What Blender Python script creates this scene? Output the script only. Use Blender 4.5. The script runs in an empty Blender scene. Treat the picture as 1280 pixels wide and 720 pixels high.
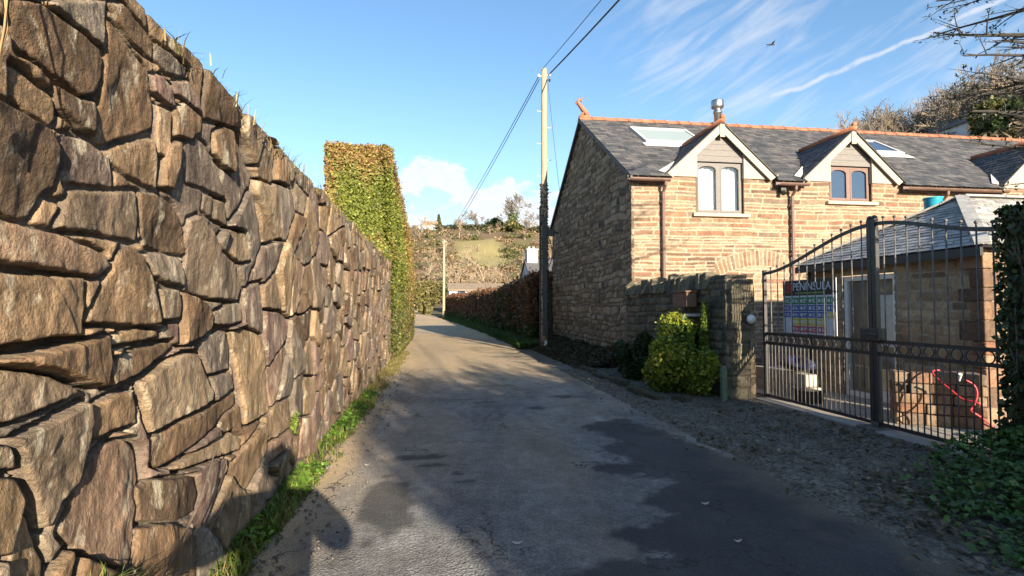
import bpy, math, random
import numpy as np
from mathutils import Vector, Matrix

rnd = random.Random(11)
rng = np.random.default_rng(11)
scene = bpy.context.scene
COL = scene.collection
rad = math.radians
ORG = {}                       # world location of every empty / mesh used as a parent


# ------------------------------------------------------------------ helpers
def tag(o, label=None, cat=None, group=None, kind=None):
    for k, v in (('label', label), ('category', cat), ('group', group), ('kind', kind)):
        if v:
            o[k] = v
    return o


def empty(name, loc, label, cat, group=None):
    o = bpy.data.objects.new(name, None)
    COL.objects.link(o)
    o.empty_display_size = 0.2
    o.location = loc
    ORG[o.name] = np.array(loc, float)
    return tag(o, label, cat, group)


def np_mesh(name, V, F, mats, parent=None, origin=None, smooth=False, fmat=None, attrs=None, cols=None, bevel=0):
    """V world coordinates (n,3); F list of faces or an (m,k) array."""
    V = np.asarray(V, float)
    if parent is not None:
        org = ORG[parent.name]
    else:
        org = np.array(origin if origin is not None else (0, 0, 0), float)
    me = bpy.data.meshes.new(name)
    L = V - org
    if isinstance(F, np.ndarray):
        m, k = F.shape
        me.vertices.add(len(L))
        me.vertices.foreach_set('co', L.astype(np.float32).ravel())
        me.loops.add(m * k)
        me.loops.foreach_set('vertex_index', F.astype(np.int32).ravel())
        me.polygons.add(m)
        me.polygons.foreach_set('loop_start', (np.arange(m) * k).astype(np.int32))
        me.update(calc_edges=True)
    else:
        me.from_pydata([tuple(p) for p in L], [], F)
        me.update()
    if not isinstance(mats, (list, tuple)):
        mats = [mats]
    for mm in mats:
        me.materials.append(mm)
    if fmat is not None:
        me.polygons.foreach_set('material_index', np.asarray(fmat, np.int32))
    if smooth:
        me.polygons.foreach_set('use_smooth', np.ones(len(me.polygons), bool))
    for an, av in (attrs or {}).items():
        at = me.attributes.new(an, 'FLOAT', 'POINT')
        at.data.foreach_set('value', np.asarray(av, np.float32).ravel())
    if cols is not None:
        at = me.attributes.new('col', 'FLOAT_COLOR', 'POINT')
        c4 = np.ones((len(L), 4), np.float32)
        c4[:, :3] = cols
        at.data.foreach_set('color', c4.ravel())
    o = bpy.data.objects.new(name, me)
    COL.objects.link(o)
    if parent is not None:
        o.parent = parent
    else:
        o.location = org
    ORG[o.name] = org
    if bevel:
        b = o.modifiers.new('bevel', 'BEVEL')
        b.width = bevel
        b.segments = 2
        b.limit_method = 'ANGLE'
    return o


class MB:
    def __init__(s):
        s.v, s.f, s.m, s.t = [], [], [], []
        s.mi = 0
        s.tone = 0.5

    def add(s, vs, fs):
        b = len(s.v)
        s.v += [tuple(p) for p in vs]
        s.t += [s.tone] * len(vs)
        for f in fs:
            s.f.append([b + i for i in f])
            s.m.append(s.mi)

    def box(s, x0, x1, y0, y1, z0, z1, M=None):
        vs = [Vector((x, y, z)) for z in (z0, z1) for y in (y0, y1) for x in (x0, x1)]
        if M is not None:
            vs = [M @ p for p in vs]
        s.add(vs, [(0, 2, 3, 1), (4, 5, 7, 6), (0, 1, 5, 4), (2, 6, 7, 3), (0, 4, 6, 2), (1, 3, 7, 5)])

    def tube(s, pts, rad_, n=8, cap=True):
        pts = [Vector(p) for p in pts]
        if not isinstance(rad_, (list, tuple)):
            rad_ = [rad_] * len(pts)
        vs, fs = [], []
        prev = None
        for i, p in enumerate(pts):
            d = (pts[min(i + 1, len(pts) - 1)] - pts[max(i - 1, 0)])
            if d.length < 1e-9:
                d = Vector((0, 0, 1))
            d.normalize()
            a = Vector((0, 0, 1)) if abs(d.z) < 0.9 else Vector((1, 0, 0))
            if prev is not None:
                x = prev - d * prev.dot(d)
                x = x.normalized() if x.length > 1e-6 else d.cross(a).normalized()
            else:
                x = d.cross(a).normalized()
            prev = x
            y = d.cross(x)
            for k in range(n):
                t = 2 * math.pi * k / n
                vs.append(p + (x * math.cos(t) + y * math.sin(t)) * rad_[i])
        for i in range(len(pts) - 1):
            for k in range(n):
                fs.append((i * n + k, i * n + (k + 1) % n, (i + 1) * n + (k + 1) % n, (i + 1) * n + k))
        if cap:
            fs.append(tuple(reversed(range(n))))
            fs.append(tuple((len(pts) - 1) * n + k for k in range(n)))
        s.add(vs, fs)

    def bar(s, p, q, w, h, up=(0, 0, 1)):
        p, q, up = Vector(p), Vector(q), Vector(up)
        d = (q - p).normalized()
        x = d.cross(up).normalized()
        y = x.cross(d)
        vs = []
        for e in (p, q):
            for a, b in ((-1, -1), (1, -1), (1, 1), (-1, 1)):
                vs.append(e + x * (a * w / 2) + y * (b * h / 2))
        s.add(vs, [(3, 2, 1, 0), (4, 5, 6, 7), (0, 1, 5, 4), (1, 2, 6, 5), (2, 3, 7, 6), (3, 0, 4, 7)])

    def prism(s, pts, d):
        pts = [Vector(p) for p in pts]
        d = Vector(d)
        n = len(pts)
        nrm = Vector((0, 0, 0))
        for i in range(n):
            nrm += pts[i].cross(pts[(i + 1) % n])
        if nrm.dot(d) > 0:
            pts = pts[::-1]
        vs = pts + [p + d for p in pts]
        fs = [tuple(range(n)), tuple(reversed(range(n, 2 * n)))]
        fs += [((i + 1) % n, i, n + i, n + (i + 1) % n) for i in range(n)]
        s.add(vs, fs)

    def lathe(s, c, prof, n=16):
        s.tube([(c[0], c[1], c[2] + z) for r, z in prof], [max(r, 1e-4) for r, z in prof], n)

    def ball(s, c, r, n=10, sz=1.0):
        k = 6
        s.lathe(c, [(r * math.sin(math.pi * i / k), -r * sz * math.cos(math.pi * i / k)) for i in range(k + 1)], n)

    def torus(s, c, ax1, ax2, R, r, n=16, m=6):
        c, a, b = Vector(c), Vector(ax1), Vector(ax2)
        w = a.cross(b)
        vs, fs = [], []
        for i in range(n):
            t = 2 * math.pi * i / n
            d = a * math.cos(t) + b * math.sin(t)
            for j in range(m):
                q = 2 * math.pi * j / m
                vs.append(c + d * (R + r * math.cos(q)) + w * (r * math.sin(q)))
        for i in range(n):
            for j in range(m):
                fs.append((i * m + j, ((i + 1) % n) * m + j, ((i + 1) % n) * m + (j + 1) % m, i * m + (j + 1) % m))
        s.add(vs, fs)

    def build(s, name, mats, parent=None, origin=None, smooth=False, bevel=0, tone=False):
        return np_mesh(name, np.array(s.v), s.f, mats, parent, origin, smooth, s.m,
                       {'tone': s.t} if tone else None, None, bevel)


# ------------------------------------------------------------------ numpy noise
def _h(ix, iy, seed):
    n = (ix.astype(np.int64) * 374761393 + iy.astype(np.int64) * 668265263 + seed * 974711) & 0x7fffffff
    n = ((n ^ (n >> 13)) * 1274126177) & 0x7fffffff
    return ((n ^ (n >> 16)) & 0xffff) / 65535.0


def vn(x, y, seed=0):
    x = np.asarray(x, float)
    y = np.asarray(y, float)
    ix, iy = np.floor(x), np.floor(y)
    fx, fy = x - ix, y - iy
    fx = fx * fx * (3 - 2 * fx)
    fy = fy * fy * (3 - 2 * fy)
    a, b = _h(ix, iy, seed), _h(ix + 1, iy, seed)
    c, d = _h(ix, iy + 1, seed), _h(ix + 1, iy + 1, seed)
    return (a * (1 - fx) + b * fx) * (1 - fy) + (c * (1 - fx) + d * fx) * fy


def fbm(x, y, seed=0, o=4):
    s, a, t = 0, 0.5, 0
    for i in range(o):
        s = s + a * vn(x * 2 ** i, y * 2 ** i, seed + i * 17)
        t += a
        a *= 0.5
    return s / t


def sst(a, b, x):
    t = np.clip((x - a) / (b - a), 0, 1)
    return t * t * (3 - 2 * t)


# ------------------------------------------------------------------ materials
class NT:
    def __init__(s, name):
        s.mat = bpy.data.materials.new(name)
        s.mat.use_nodes = True
        s.t = s.mat.node_tree
        s.b = s.t.nodes['Principled BSDF']
        s.out = s.t.nodes['Material Output']

    def n(s, typ, **kw):
        o = s.t.nodes.new(typ)
        for k, v in kw.items():
            setattr(o, k, v)
        return o

    def link(s, a, b):
        s.t.links.new(a, b)

    def co(s):
        if not hasattr(s, '_co'):
            s._co = s.n('ShaderNodeTexCoord').outputs['Object']
        return s._co

    def noise(s, scale, detail=5, rough=0.6, vec=None, stretch=None, dist=0):
        v = vec or s.co()
        if stretch:
            m = s.n('ShaderNodeMapping')
            m.inputs['Scale'].default_value = stretch
            s.link(v, m.inputs['Vector'])
            v = m.outputs[0]
        o = s.n('ShaderNodeTexNoise')
        o.inputs['Scale'].default_value = scale
        o.inputs['Detail'].default_value = detail
        o.inputs['Roughness'].default_value = rough
        o.inputs['Distortion'].default_value = dist
        s.link(v, o.inputs['Vector'])
        return o.outputs['Fac']

    def ramp(s, fac, stops, interp='LINEAR'):
        r = s.n('ShaderNodeValToRGB')
        r.color_ramp.interpolation = interp
        e = r.color_ramp.elements
        while len(e) < len(stops):
            e.new(0.5)
        for i, (p, c) in enumerate(stops):
            e[i].position = p
            if not isinstance(c, (tuple, list)):
                c = (c, c, c)
            e[i].color = (*c[:3], 1)
        s.link(fac, r.inputs['Fac'])
        return r.outputs['Color']

    def mix(s, a, b, fac, mode='MIX'):
        m = s.n('ShaderNodeMix', data_type='RGBA', blend_type=mode)
        for sock, v in ((m.inputs[0], fac), (m.inputs[6], a), (m.inputs[7], b)):
            if isinstance(v, (int, float)):
                sock.default_value = v
            elif isinstance(v, (tuple, list)):
                sock.default_value = (*v[:3], 1)
            else:
                s.link(v, sock)
        return m.outputs[2]

    def attr(s, name, out='Fac'):
        a = s.n('ShaderNodeAttribute', attribute_name=name)
        return a.outputs[out]

    def bump(s, h, dist, strength=1.0):
        b = s.n('ShaderNodeBump')
        b.inputs['Distance'].default_value = dist
        b.inputs['Strength'].default_value = strength
        s.link(h, b.inputs['Height'])
        s.link(b.outputs[0], s.b.inputs['Normal'])

    def done(s, col, rough=0.8, metal=0.0, spec=None):
        if isinstance(col, (tuple, list)):
            s.b.inputs['Base Color'].default_value = (*col[:3], 1)
        else:
            s.link(col, s.b.inputs['Base Color'])
        s.b.inputs['Roughness'].default_value = rough
        s.b.inputs['Metallic'].default_value = metal
        if spec is not None:
            s.b.inputs['Specular IOR Level'].default_value = spec
        return s.mat


def simple(name, col, rough=0.7, metal=0.0, var=0.25, scale=8.0, bump=0.0, stretch=None, spec=None):
    m = NT(name)
    f = m.noise(scale, 6, 0.65, stretch=stretch)
    lo = tuple(c * (1 - var) for c in col)
    hi = tuple(min(1, c * (1 + var)) for c in col)
    c = m.ramp(f, [(0.3, lo), (0.7, hi)])
    if bump:
        m.bump(m.noise(scale * 4, 5, 0.7, stretch=stretch), bump)
    return m.done(c, rough, metal, spec)


def stone_mat(name, stops, mortar, lichen=None, sc=1.0, bump=0.01, streak=None, dark=0.55, lich=0.62, hi=1.3):
    m = NT(name)
    base = m.ramp(m.attr('tone'), stops)
    v1 = m.ramp(m.noise(3.2 * sc, 8, 0.68, stretch=streak, dist=0.6), [(0.3, dark), (0.72, hi)])
    base = m.mix(base, v1, 1.0, 'MULTIPLY')
    v2 = m.ramp(m.noise(24 * sc, 6, 0.72, stretch=streak), [(0.3, 0.62), (0.66, 1.22)])
    base = m.mix(base, v2, 1.0, 'MULTIPLY')
    if lichen:
        lf = m.ramp(m.noise(5.5 * sc, 7, 0.7, stretch=streak, dist=0.4), [(lich, 0), (lich + 0.09, 0.75)])
        base = m.mix(base, lichen, lf)
    mo = m.mix(mortar, m.ramp(m.noise(14 * sc, 5), [(0.3, 0.55), (0.7, 1.15)]), 1.0, 'MULTIPLY')
    col = m.mix(base, mo, m.attr('joint'))
    h = m.n('ShaderNodeMath', operation='ADD')
    m.link(m.noise(14 * sc, 10, 0.68, stretch=streak), h.inputs[0])
    m.link(m.noise(60 * sc, 4, 0.7), h.inputs[1])
    m.bump(h.outputs[0], bump)
    return m.done(col, 0.9, spec=0.25)


def leaf_mat(name, trans=0.35, rough=0.5):
    m = NT(name)
    c = m.attr('col', 'Color')
    m.link(c, m.b.inputs['Base Color'])
    m.b.inputs['Roughness'].default_value = rough
    m.b.inputs['Specular IOR Level'].default_value = 0.3
    t = m.n('ShaderNodeBsdfTranslucent')
    m.link(m.mix(c, (1.0, 1.15, 0.5), 0.5, 'MULTIPLY'), t.inputs['Color'])
    mx = m.n('ShaderNodeMixShader')
    mx.inputs[0].default_value = trans
    m.link(m.b.outputs[0], mx.inputs[1])
    m.link(t.outputs[0], mx.inputs[2])
    m.link(mx.outputs[0], m.out.inputs['Surface'])
    return m.mat


M = {}
M['wall'] = stone_mat('rubble_stone', [(0.0, (.10, .068, .044)), (.18, (.20, .125, .07)), (.38, (.265, .18, .105)), (.52, (.175, .138, .105)),
                                       (.66, (.22, .14, .11)), (.8, (.35, .235, .125)), (.9, (.22, .18, .14)), (1.0, (.27, .205, .14))],
                      (.19, .155, .12), (.52, .45, .33), 1.0, 0.014, (1.6, 1.6, .8), 0.28, 0.55, 1.75)
M['facade'] = stone_mat('tan_sandstone', [(0, (.13, .085, .06)), (.2, (.235, .14, .085)), (.45, (.32, .22, .14)), (.62, (.19, .142, .105)), (.8, (.25, .125, .075)), (1, (.35, .26, .175))],
                        (.42, .335, .24), None, 1.4, 0.008, None, 0.52)
M['gable'] = stone_mat('grey_rubble', [(0, (.15, .118, .085)), (.3, (.29, .225, .155)), (.55, (.40, .315, .22)), (.8, (.24, .165, .115)), (1, (.47, .39, .285))],
                       (.13, .105, .08), (.38, .35, .28), 1.4, 0.012, None, 0.5)
M['out'] = stone_mat('brown_rubble', [(0, (.19, .13, .08)), (.35, (.32, .235, .145)), (.65, (.40, .30, .18)), (.85, (.25, .17, .11)), (1, (.46, .36, .23))],
                     (.40, .33, .235), None, 1.6, 0.008, None, 0.6)
M['old'] = stone_mat('mossy_rubble', [(0, (.08, .07, .05)), (.4, (.16, .13, .09)), (.7, (.22, .18, .12)), (1, (.13, .12, .085))],
                     (.10, .09, .07), (.12, .14, .06), 1.5, 0.012, None, 0.5, 0.55)
M['slate'] = None
ms = NT('roof_slate')
c = ms.ramp(ms.attr('tone'), [(0, (.052, .052, .056)), (.5, (.083, .081, .084)), (.8, (.105, .098, .095)), (1, (.13, .12, .112))])
c = ms.mix(c, ms.ramp(ms.noise(9, 6, .7), [(.3, .65), (.7, 1.3)]), 1.0, 'MULTIPLY')
ms.bump(ms.noise(30, 5, .7), .004)
M['slate'] = ms.done(c, .6, 0, .3)
ms = NT('pale_slate')
c = ms.ramp(ms.attr('tone'), [(0, (.25, .24, .225)), (.5, (.34, .33, .31)), (1, (.43, .415, .39))])
c = ms.mix(c, ms.ramp(ms.noise(9, 6, .7), [(.3, .65), (.7, 1.25)]), 1.0, 'MULTIPLY')
ms.bump(ms.noise(30, 5, .7), .004)
M['pale_slate'] = ms.done(c, .6)
M['terracotta'] = simple('terracotta', (.36, .135, .07), .75, 0, .4, 3.0, .004)
M['cream'] = simple('cream_render', (.36, .305, .25), .85, 0, .1, 4, .003)
M['timber_grey'] = simple('weathered_timber', (.165, .15, .14), .75, 0, .2, 6, .002, (1, 6, 8))
M['timber_brown'] = simple('stained_timber', (.15, .085, .065), .6, 0, .2, 6, .002, (1, 6, 8))
M['lead'] = simple('pale_lead', (.48, .475, .47), .5, 0, .2, 5)
M['gutter'] = simple('brown_gutter', (.13, .075, .055), .5, 0, .25, 5)
M['stone_sill'] = simple('sill_stone', (.42, .34, .25), .85, 0, .15, 7, .003)
M['white_frame'] = simple('white_frame', (.68, .66, .62), .5, 0, .06, 6)
M['steel'] = simple('flue_steel', (.38, .37, .37), .4, 1.0, .15, 9)
M['cloth'] = simple('curtain_cloth', (.82, .82, .80), .9, 0, .06, 12)
M['dark'] = simple('dark_interior', (.03, .03, .03), .9)
M['black_bargeboard'] = simple('dark_bargeboard', (.035, .033, .033), .6)
M['iron'] = simple('black_iron', (.034, .032, .031), .42, 0, .4, 14, .001)
M['iron_rust'] = simple('worn_iron', (.12, .108, .10), .55, 0, .5, 10, .001)
M['concrete'] = simple('concrete', (.30, .27, .235), .9, 0, .25, 5, .004)
M['pole_wood'] = simple('pole_wood', (.34, .275, .18), .8, 0, .3, 5, .004, (6, 6, .4))
M['cable'] = simple('cable', (.03, .03, .035), .6)
M['ceramic'] = simple('pale_ceramic', (.7, .68, .62), .35)
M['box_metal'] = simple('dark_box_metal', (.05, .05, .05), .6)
M['bark'] = simple('bark', (.13, .10, .075), .9, 0, .35, 9, .008, (4, 4, 1))
M['bark_tan'] = simple('sunny_bark', (.30, .225, .15), .9, 0, .3, 6, 0)
M['bark_grey'] = simple('grey_bark', (.20, .17, .14), .9, 0, .3, 6, 0)
M['bark_dark'] = simple('dark_bark', (.045, .04, .034), .9, 0, .35, 12, .006)
M['leaf'] = leaf_mat('leaf', .3)
M['grass'] = leaf_mat('grass_blade', .3, .6)
M['ivy'] = leaf_mat('ivy_leaf', .2, .42)
M['core'] = simple('hedge_core', (.045, .04, .02), .95, 0, .4, 6)
M['soil'] = simple('soil', (.09, .07, .05), .95, 0, .4, 9, .01)
M['white_wall'] = simple('white_render', (.47, .465, .455), .85, 0, .08, 2)
M['far_roof'] = simple('brown_far_roof', (.25, .185, .12), .8, 0, .25, 2)
M['far_slate'] = simple('dark_far_roof', (.09, .085, .085), .7, 0, .2, 2)
M['blue_tarp'] = simple('blue_plastic', (.025, .03, .075), .45, 0, .35, 10, .006)
M['turquoise'] = simple('turquoise_plastic', (.02, .30, .42), .45, 0, .1, 5)
M['red_hose'] = simple('red_hose', (.42, .03, .035), .45, 0, .15, 9)
M['white_plastic'] = simple('white_plastic', (.75, .74, .7), .45, 0, .08, 9)
M['green_post'] = simple('faded_green_paint', (.13, .17, .11), .7, 0, .3, 12)
M['brown_wood'] = simple('brown_wood', (.16, .085, .05), .75, 0, .3, 5, .003, (1, 1, 5))
M['block'] = simple('pale_block', (.42, .38, .32), .9, 0, .25, 6, .004)
M['bin'] = simple('dark_plastic', (.02, .022, .02), .5)

g = NT('window_glass')
gl = g.n('ShaderNodeBsdfGlossy')
gl.inputs['Roughness'].default_value = .02
tr = g.n('ShaderNodeBsdfTransparent')
tr.inputs['Color'].default_value = (.9, .92, .92, 1)
fr = g.n('ShaderNodeLayerWeight')
fr.inputs['Blend'].default_value = .5
fr2 = g.n('ShaderNodeMapRange')
g.link(fr.outputs['Facing'], fr2.inputs[0])
fr2.inputs[3].default_value = .03
fr2.inputs[4].default_value = .3
mx = g.n('ShaderNodeMixShader')
g.link(fr2.outputs[0], mx.inputs[0])
g.link(tr.outputs[0], mx.inputs[1])
g.link(gl.outputs[0], mx.inputs[2])
g.link(mx.outputs[0], g.out.inputs['Surface'])
M['glass'] = g.mat
g = NT('dark_glass')
g.bump(g.noise(3, 2), .01)
M['dark_glass'] = g.done((.03, .05, .09), .05, 0, 1.0)
g = NT('skylight_glass')
M['sky_glass'] = g.done((.10, .14, .22), .08, 0.6)

# ------------------------------------------------------------------ camera, sun, sky
SUN_EL, SUN_AZ = 16.0, 14.0            # azimuth measured from -Y towards +X
cam = bpy.data.cameras.new('camera')
cam.lens, cam.sensor_width = 19.125, 36
cam.clip_start, cam.clip_end = .05, 3000
co = bpy.data.objects.new('camera', cam)
COL.objects.link(co)
co.location = (0, 0, 1.5)
co.rotation_euler = (rad(90 + 2.19), 0, rad(-8.1))
scene.camera = co
sd = Vector((math.sin(rad(SUN_AZ)) * math.cos(rad(SUN_EL)), -math.cos(rad(SUN_AZ)) * math.cos(rad(SUN_EL)), math.sin(rad(SUN_EL))))
sl = bpy.data.lights.new('sun', 'SUN')
sl.energy, sl.angle, sl.color = 5.0, rad(.53), (1, .87, .68)
so = bpy.data.objects.new('sun', sl)
COL.objects.link(so)
so.rotation_euler = sd.to_track_quat('Z', 'Y').to_euler()
so.location = (10, -30, 30)

w = bpy.data.worlds.new('World')
scene.world = w
w.use_nodes = True
nt = w.node_tree
N = nt.nodes.new
LK = nt.links.new
bg = nt.nodes['Background']
sky = N('ShaderNodeTexSky')
sky.sky_type = 'NISHITA'
sky.sun_disc = False
sky.sun_elevation = rad(SUN_EL)
sky.sun_rotation = rad(180 - SUN_AZ)
sky.air_density, sky.dust_density, sky.ozone_density = 1.0, 0.3, 2.5
bg.inputs['Strength'].default_value = .092
tc = N('ShaderNodeTexCoord').outputs['Generated']
sep = N('ShaderNodeSeparateXYZ')
LK(tc, sep.inputs[0])


def mth(op, a, b=None, c=None):
    n = N('ShaderNodeMath')
    n.operation = op
    for i, v in enumerate((a, b, c)):
        if v is None:
            continue
        if isinstance(v, (int, float)):
            n.inputs[i].default_value = v
        else:
            LK(v, n.inputs[i])
    return n.outputs[0]


az = mth('MULTIPLY', mth('ARCTAN2', sep.outputs[0], sep.outputs[1]), 57.2958)      # degrees from +Y to +X
el = mth('MULTIPLY', mth('ARCSINE', sep.outputs[2]), 57.2958)


def wnoise(sx, sy, sc, det, rough, rot=0.0, dist=0.0):
    cb = N('ShaderNodeCombineXYZ')
    LK(az, cb.inputs[0])
    LK(el, cb.inputs[1])
    mp = N('ShaderNodeMapping')
    mp.inputs['Rotation'].default_value = (0, 0, rad(rot))
    LK(cb.outputs[0], mp.inputs[0])
    m2 = N('ShaderNodeMapping')
    m2.inputs['Scale'].default_value = (sx, sy, 1)
    LK(mp.outputs[0], m2.inputs[0])
    n = N('ShaderNodeTexNoise')
    n.inputs['Scale'].default_value = sc
    n.inputs['Detail'].default_value = det
    n.inputs['Roughness'].default_value = rough
    n.inputs['Distortion'].default_value = dist
    LK(m2.outputs[0], n.inputs['Vector'])
    return n.outputs['Fac']


def mrange(v, a, b, x=0.0, y=1.0):
    n = N('ShaderNodeMapRange')
    n.interpolation_type = 'SMOOTHSTEP'
    LK(v, n.inputs[0])
    for i, q in ((1, a), (2, b), (3, x), (4, y)):
        n.inputs[i].default_value = q
    return n.outputs[0]


def ell(a0, e0, ra, re):
    x = mth('POWER', mth('ABSOLUTE', mth('DIVIDE', mth('SUBTRACT', az, a0), ra)), 2)
    y = mth('POWER', mth('ABSOLUTE', mth('DIVIDE', mth('SUBTRACT', el, e0), re)), 2)
    return mth('SUBTRACT', 1.0, mth('SQRT', mth('ADD', x, y)))


n1 = wnoise(1, 1.4, .33, 6, .55, 0, .3)
cum = None
for a0, e0, ra, re in ((-.4, 13.4, 4.8, 2.0), (-2.8, 8.6, 3.0, 2.0), (6.4, 11.2, 6.0, 2.2), (12, 9.0, 7, 3), (3, 7.3, 9, 1.8), (30, 8, 16, 2.2), (-26, 9, 12, 3), (-3, 5, 16, 3)):
    e = ell(a0, e0, ra, re)
    cum = e if cum is None else mth('MAXIMUM', cum, e)
cm = mrange(mth('ADD', cum, mth('MULTIPLY', mth('SUBTRACT', n1, .5), 2.5)), -.06, .34)
n2 = wnoise(.14, .8, .6, 6, .55, -24, 1.2)
n3 = wnoise(1, 1, .07, 3, .5)
cir_area = mth('MULTIPLY', mrange(az, 12, 26), mrange(el, 9, 17))
cir = mth('MULTIPLY', mth('MULTIPLY', mrange(mth('ADD', n2, mth('MULTIPLY', n3, .6)), .68, 1.15), cir_area), .5)
# vapour trail: a thin slanting band
ln = mth('SUBTRACT', el, mth('ADD', mth('MULTIPLY', mth('SUBTRACT', az, 31.2), .205), 19.1))
ln = mth('ADD', ln, mth('MULTIPLY', mth('SUBTRACT', wnoise(.4, .4, .8, 3, .5), .5), 1.1))
tw = mrange(mth('ABSOLUTE', ln), .02, .36, 1, 0)
tr_ = mth('MULTIPLY', mth('MULTIPLY', tw, mth('MULTIPLY', mrange(az, 29, 36), mrange(az, 52, 62, 1, 0))), mrange(wnoise(1, 1, .9, 4, .6), .1, .55))
tr_ = mth('MULTIPLY', tr_, .6)
haze_low = mth('MULTIPLY', mrange(el, 0, 26, 1, 0), .24)
cl = mth('MAXIMUM', mth('MAXIMUM', mth('MULTIPLY', cm, .86), cir), mth('MAXIMUM', tr_, haze_low))
shade = mrange(wnoise(1, 1.6, .5, 5, .6), .3, .7, .88, 1.0)
cc = N('ShaderNodeMix')
cc.data_type = 'RGBA'
cc.blend_type = 'MULTIPLY'
cc.inputs[0].default_value = 1
cc.inputs[6].default_value = (4.3, 4.3, 4.4, 1)
LK(shade, cc.inputs[7])
mxn = N('ShaderNodeMix')
mxn.data_type = 'RGBA'
LK(cl, mxn.inputs[0])
tint = N('ShaderNodeMix')
tint.data_type = 'RGBA'
tint.blend_type = 'MULTIPLY'
tint.inputs[0].default_value = 1
tint.inputs[7].default_value = (.94, 1.05, 1.07, 1)
LK(sky.outputs[0], tint.inputs[6])
LK(tint.outputs[2], mxn.inputs[6])
LK(cc.outputs[2], mxn.inputs[7])
LK(mxn.outputs[2], bg.inputs['Color'])

scene.view_settings.view_transform = 'Standard'
scene.view_settings.look = 'None'
scene.view_settings.exposure = 1.45
scene.view_settings.gamma = 1
scene.render.engine = 'CYCLES'
scene.cycles.max_bounces = 6
scene.cycles.transparent_max_bounces = 12
scene.cycles.use_denoising = True


# ------------------------------------------------------------------ ground
def bend(v):
    v = np.asarray(v, float)
    return -.0019 * np.clip(v - 25, 0, None) ** 2


def gz(u, v):
    u = np.asarray(u, float)
    v = np.asarray(v, float)
    rise = .0005 * np.clip(v - 30, 0, 60) ** 2
    h1 = 33 * sst(85, 250, v) + 4 * sst(250, 500, v)
    h2 = 26 * sst(30, 92, u) + 10 * sst(92, 200, u)
    h3 = 20 * sst(40, 160, -u)
    far = np.maximum(np.maximum(h1, h2 * sst(-60, 0, v)), h3)
    bumps = (fbm(u * .03, v * .03, 5) - .5) * 9 * sst(90, 200, np.hypot(u, v))
    return rise * (far < 1e9) + far + bumps


def spaced(a, b, near, growth):
    out = [0.0]
    while out[-1] < b:
        out.append(out[-1] + near + growth * out[-1])
    neg = [0.0]
    while neg[-1] < -a:
        neg.append(neg[-1] + near + growth * neg[-1])
    return np.array(sorted([-x for x in neg[1:]] + out))


def grid_faces(nz, nx, mask=None, flip=False):
    i = np.arange(nz * nx).reshape(nz, nx)
    F = np.stack([i[:-1, :-1], i[:-1, 1:], i[1:, 1:], i[1:, :-1]], -1)
    if flip:
        F = F[..., ::-1]
    F = F.reshape(-1, 4)
    if mask is not None:
        F = F[mask.ravel()]
    return F


U = spaced(-500, 700, .9, .045)
Vv = spaced(-120, 900, .9, .035)
UU, VV = np.meshgrid(U, Vv)
ZZ = gz(UU, VV) - .03
d = np.hypot(UU, VV)
colr = np.zeros(UU.shape + (3,))
nn = fbm(UU * .05, VV * .05, 3)[..., None]
n2_ = fbm(UU * .3, VV * .3, 9)[..., None]
brown = np.array([.15, .095, .05]) * (.55 + .9 * nn)
green = np.array([.095, .085, .032]) * (.6 + .8 * nn)
base = brown * (1 - sst(.45, .6, n2_)) + green * sst(.45, .6, n2_)
fieldm = (sst(5, 9, UU) * sst(25, 20, UU) * sst(146, 152, VV) * sst(198, 190, VV))[..., None]
field2 = (sst(-12, -6, UU) * sst(9, 6, UU) * sst(150, 156, VV) * sst(182, 176, VV))[..., None]
fc = np.array([.25, .205, .08]) * (.75 + .5 * n2_)
base = base * (1 - fieldm) + fc * fieldm
near = sst(26, 14, d)[..., None]
dirt_sun = np.array([.15, .125, .095]) * (.6 + .8 * n2_)  # here only the soil colour of the near ground
base = base * (1 - near) + dirt_sun * near
gm = NT('ground')
c = gm.mix(gm.attr('col', 'Color'), gm.ramp(gm.noise(2.2, 8, .7), [(.3, .6), (.7, 1.35)]), 1.0, 'MULTIPLY')
gm.bump(gm.noise(6, 8, .75), .04)
M['ground'] = gm.done(c, .95)
o = np_mesh('ground', np.stack([UU, VV, ZZ], -1).reshape(-1, 3), grid_faces(*UU.shape), M['ground'], smooth=True, cols=base.reshape(-1, 3))
tag(o, kind='structure')


def inpoly_sd(px, py, P):
    """signed distance (positive inside) of points to polygon P"""
    P = np.asarray(P, float)
    d = np.full(px.shape, 1e9)
    ins = np.zeros(px.shape, bool)
    n = len(P)
    for i in range(n):
        a, b = P[i], P[(i + 1) % n]
        e = b - a
        wx, wy = px - a[0], py - a[1]
        t = np.clip((wx * e[0] + wy * e[1]) / max(1e-12, e @ e), 0, 1)
        d = np.minimum(d, (wx - e[0] * t) ** 2 + (wy - e[1] * t) ** 2)
        c1 = (a[1] <= py) & (b[1] > py) & (e[0] * wy - wx * e[1] > 0)
        c2 = (a[1] > py) & (b[1] <= py) & (e[0] * wy - wx * e[1] < 0)
        ins ^= (c1 | c2)
    d = np.sqrt(d)
    return np.where(ins, d, -d)


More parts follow.
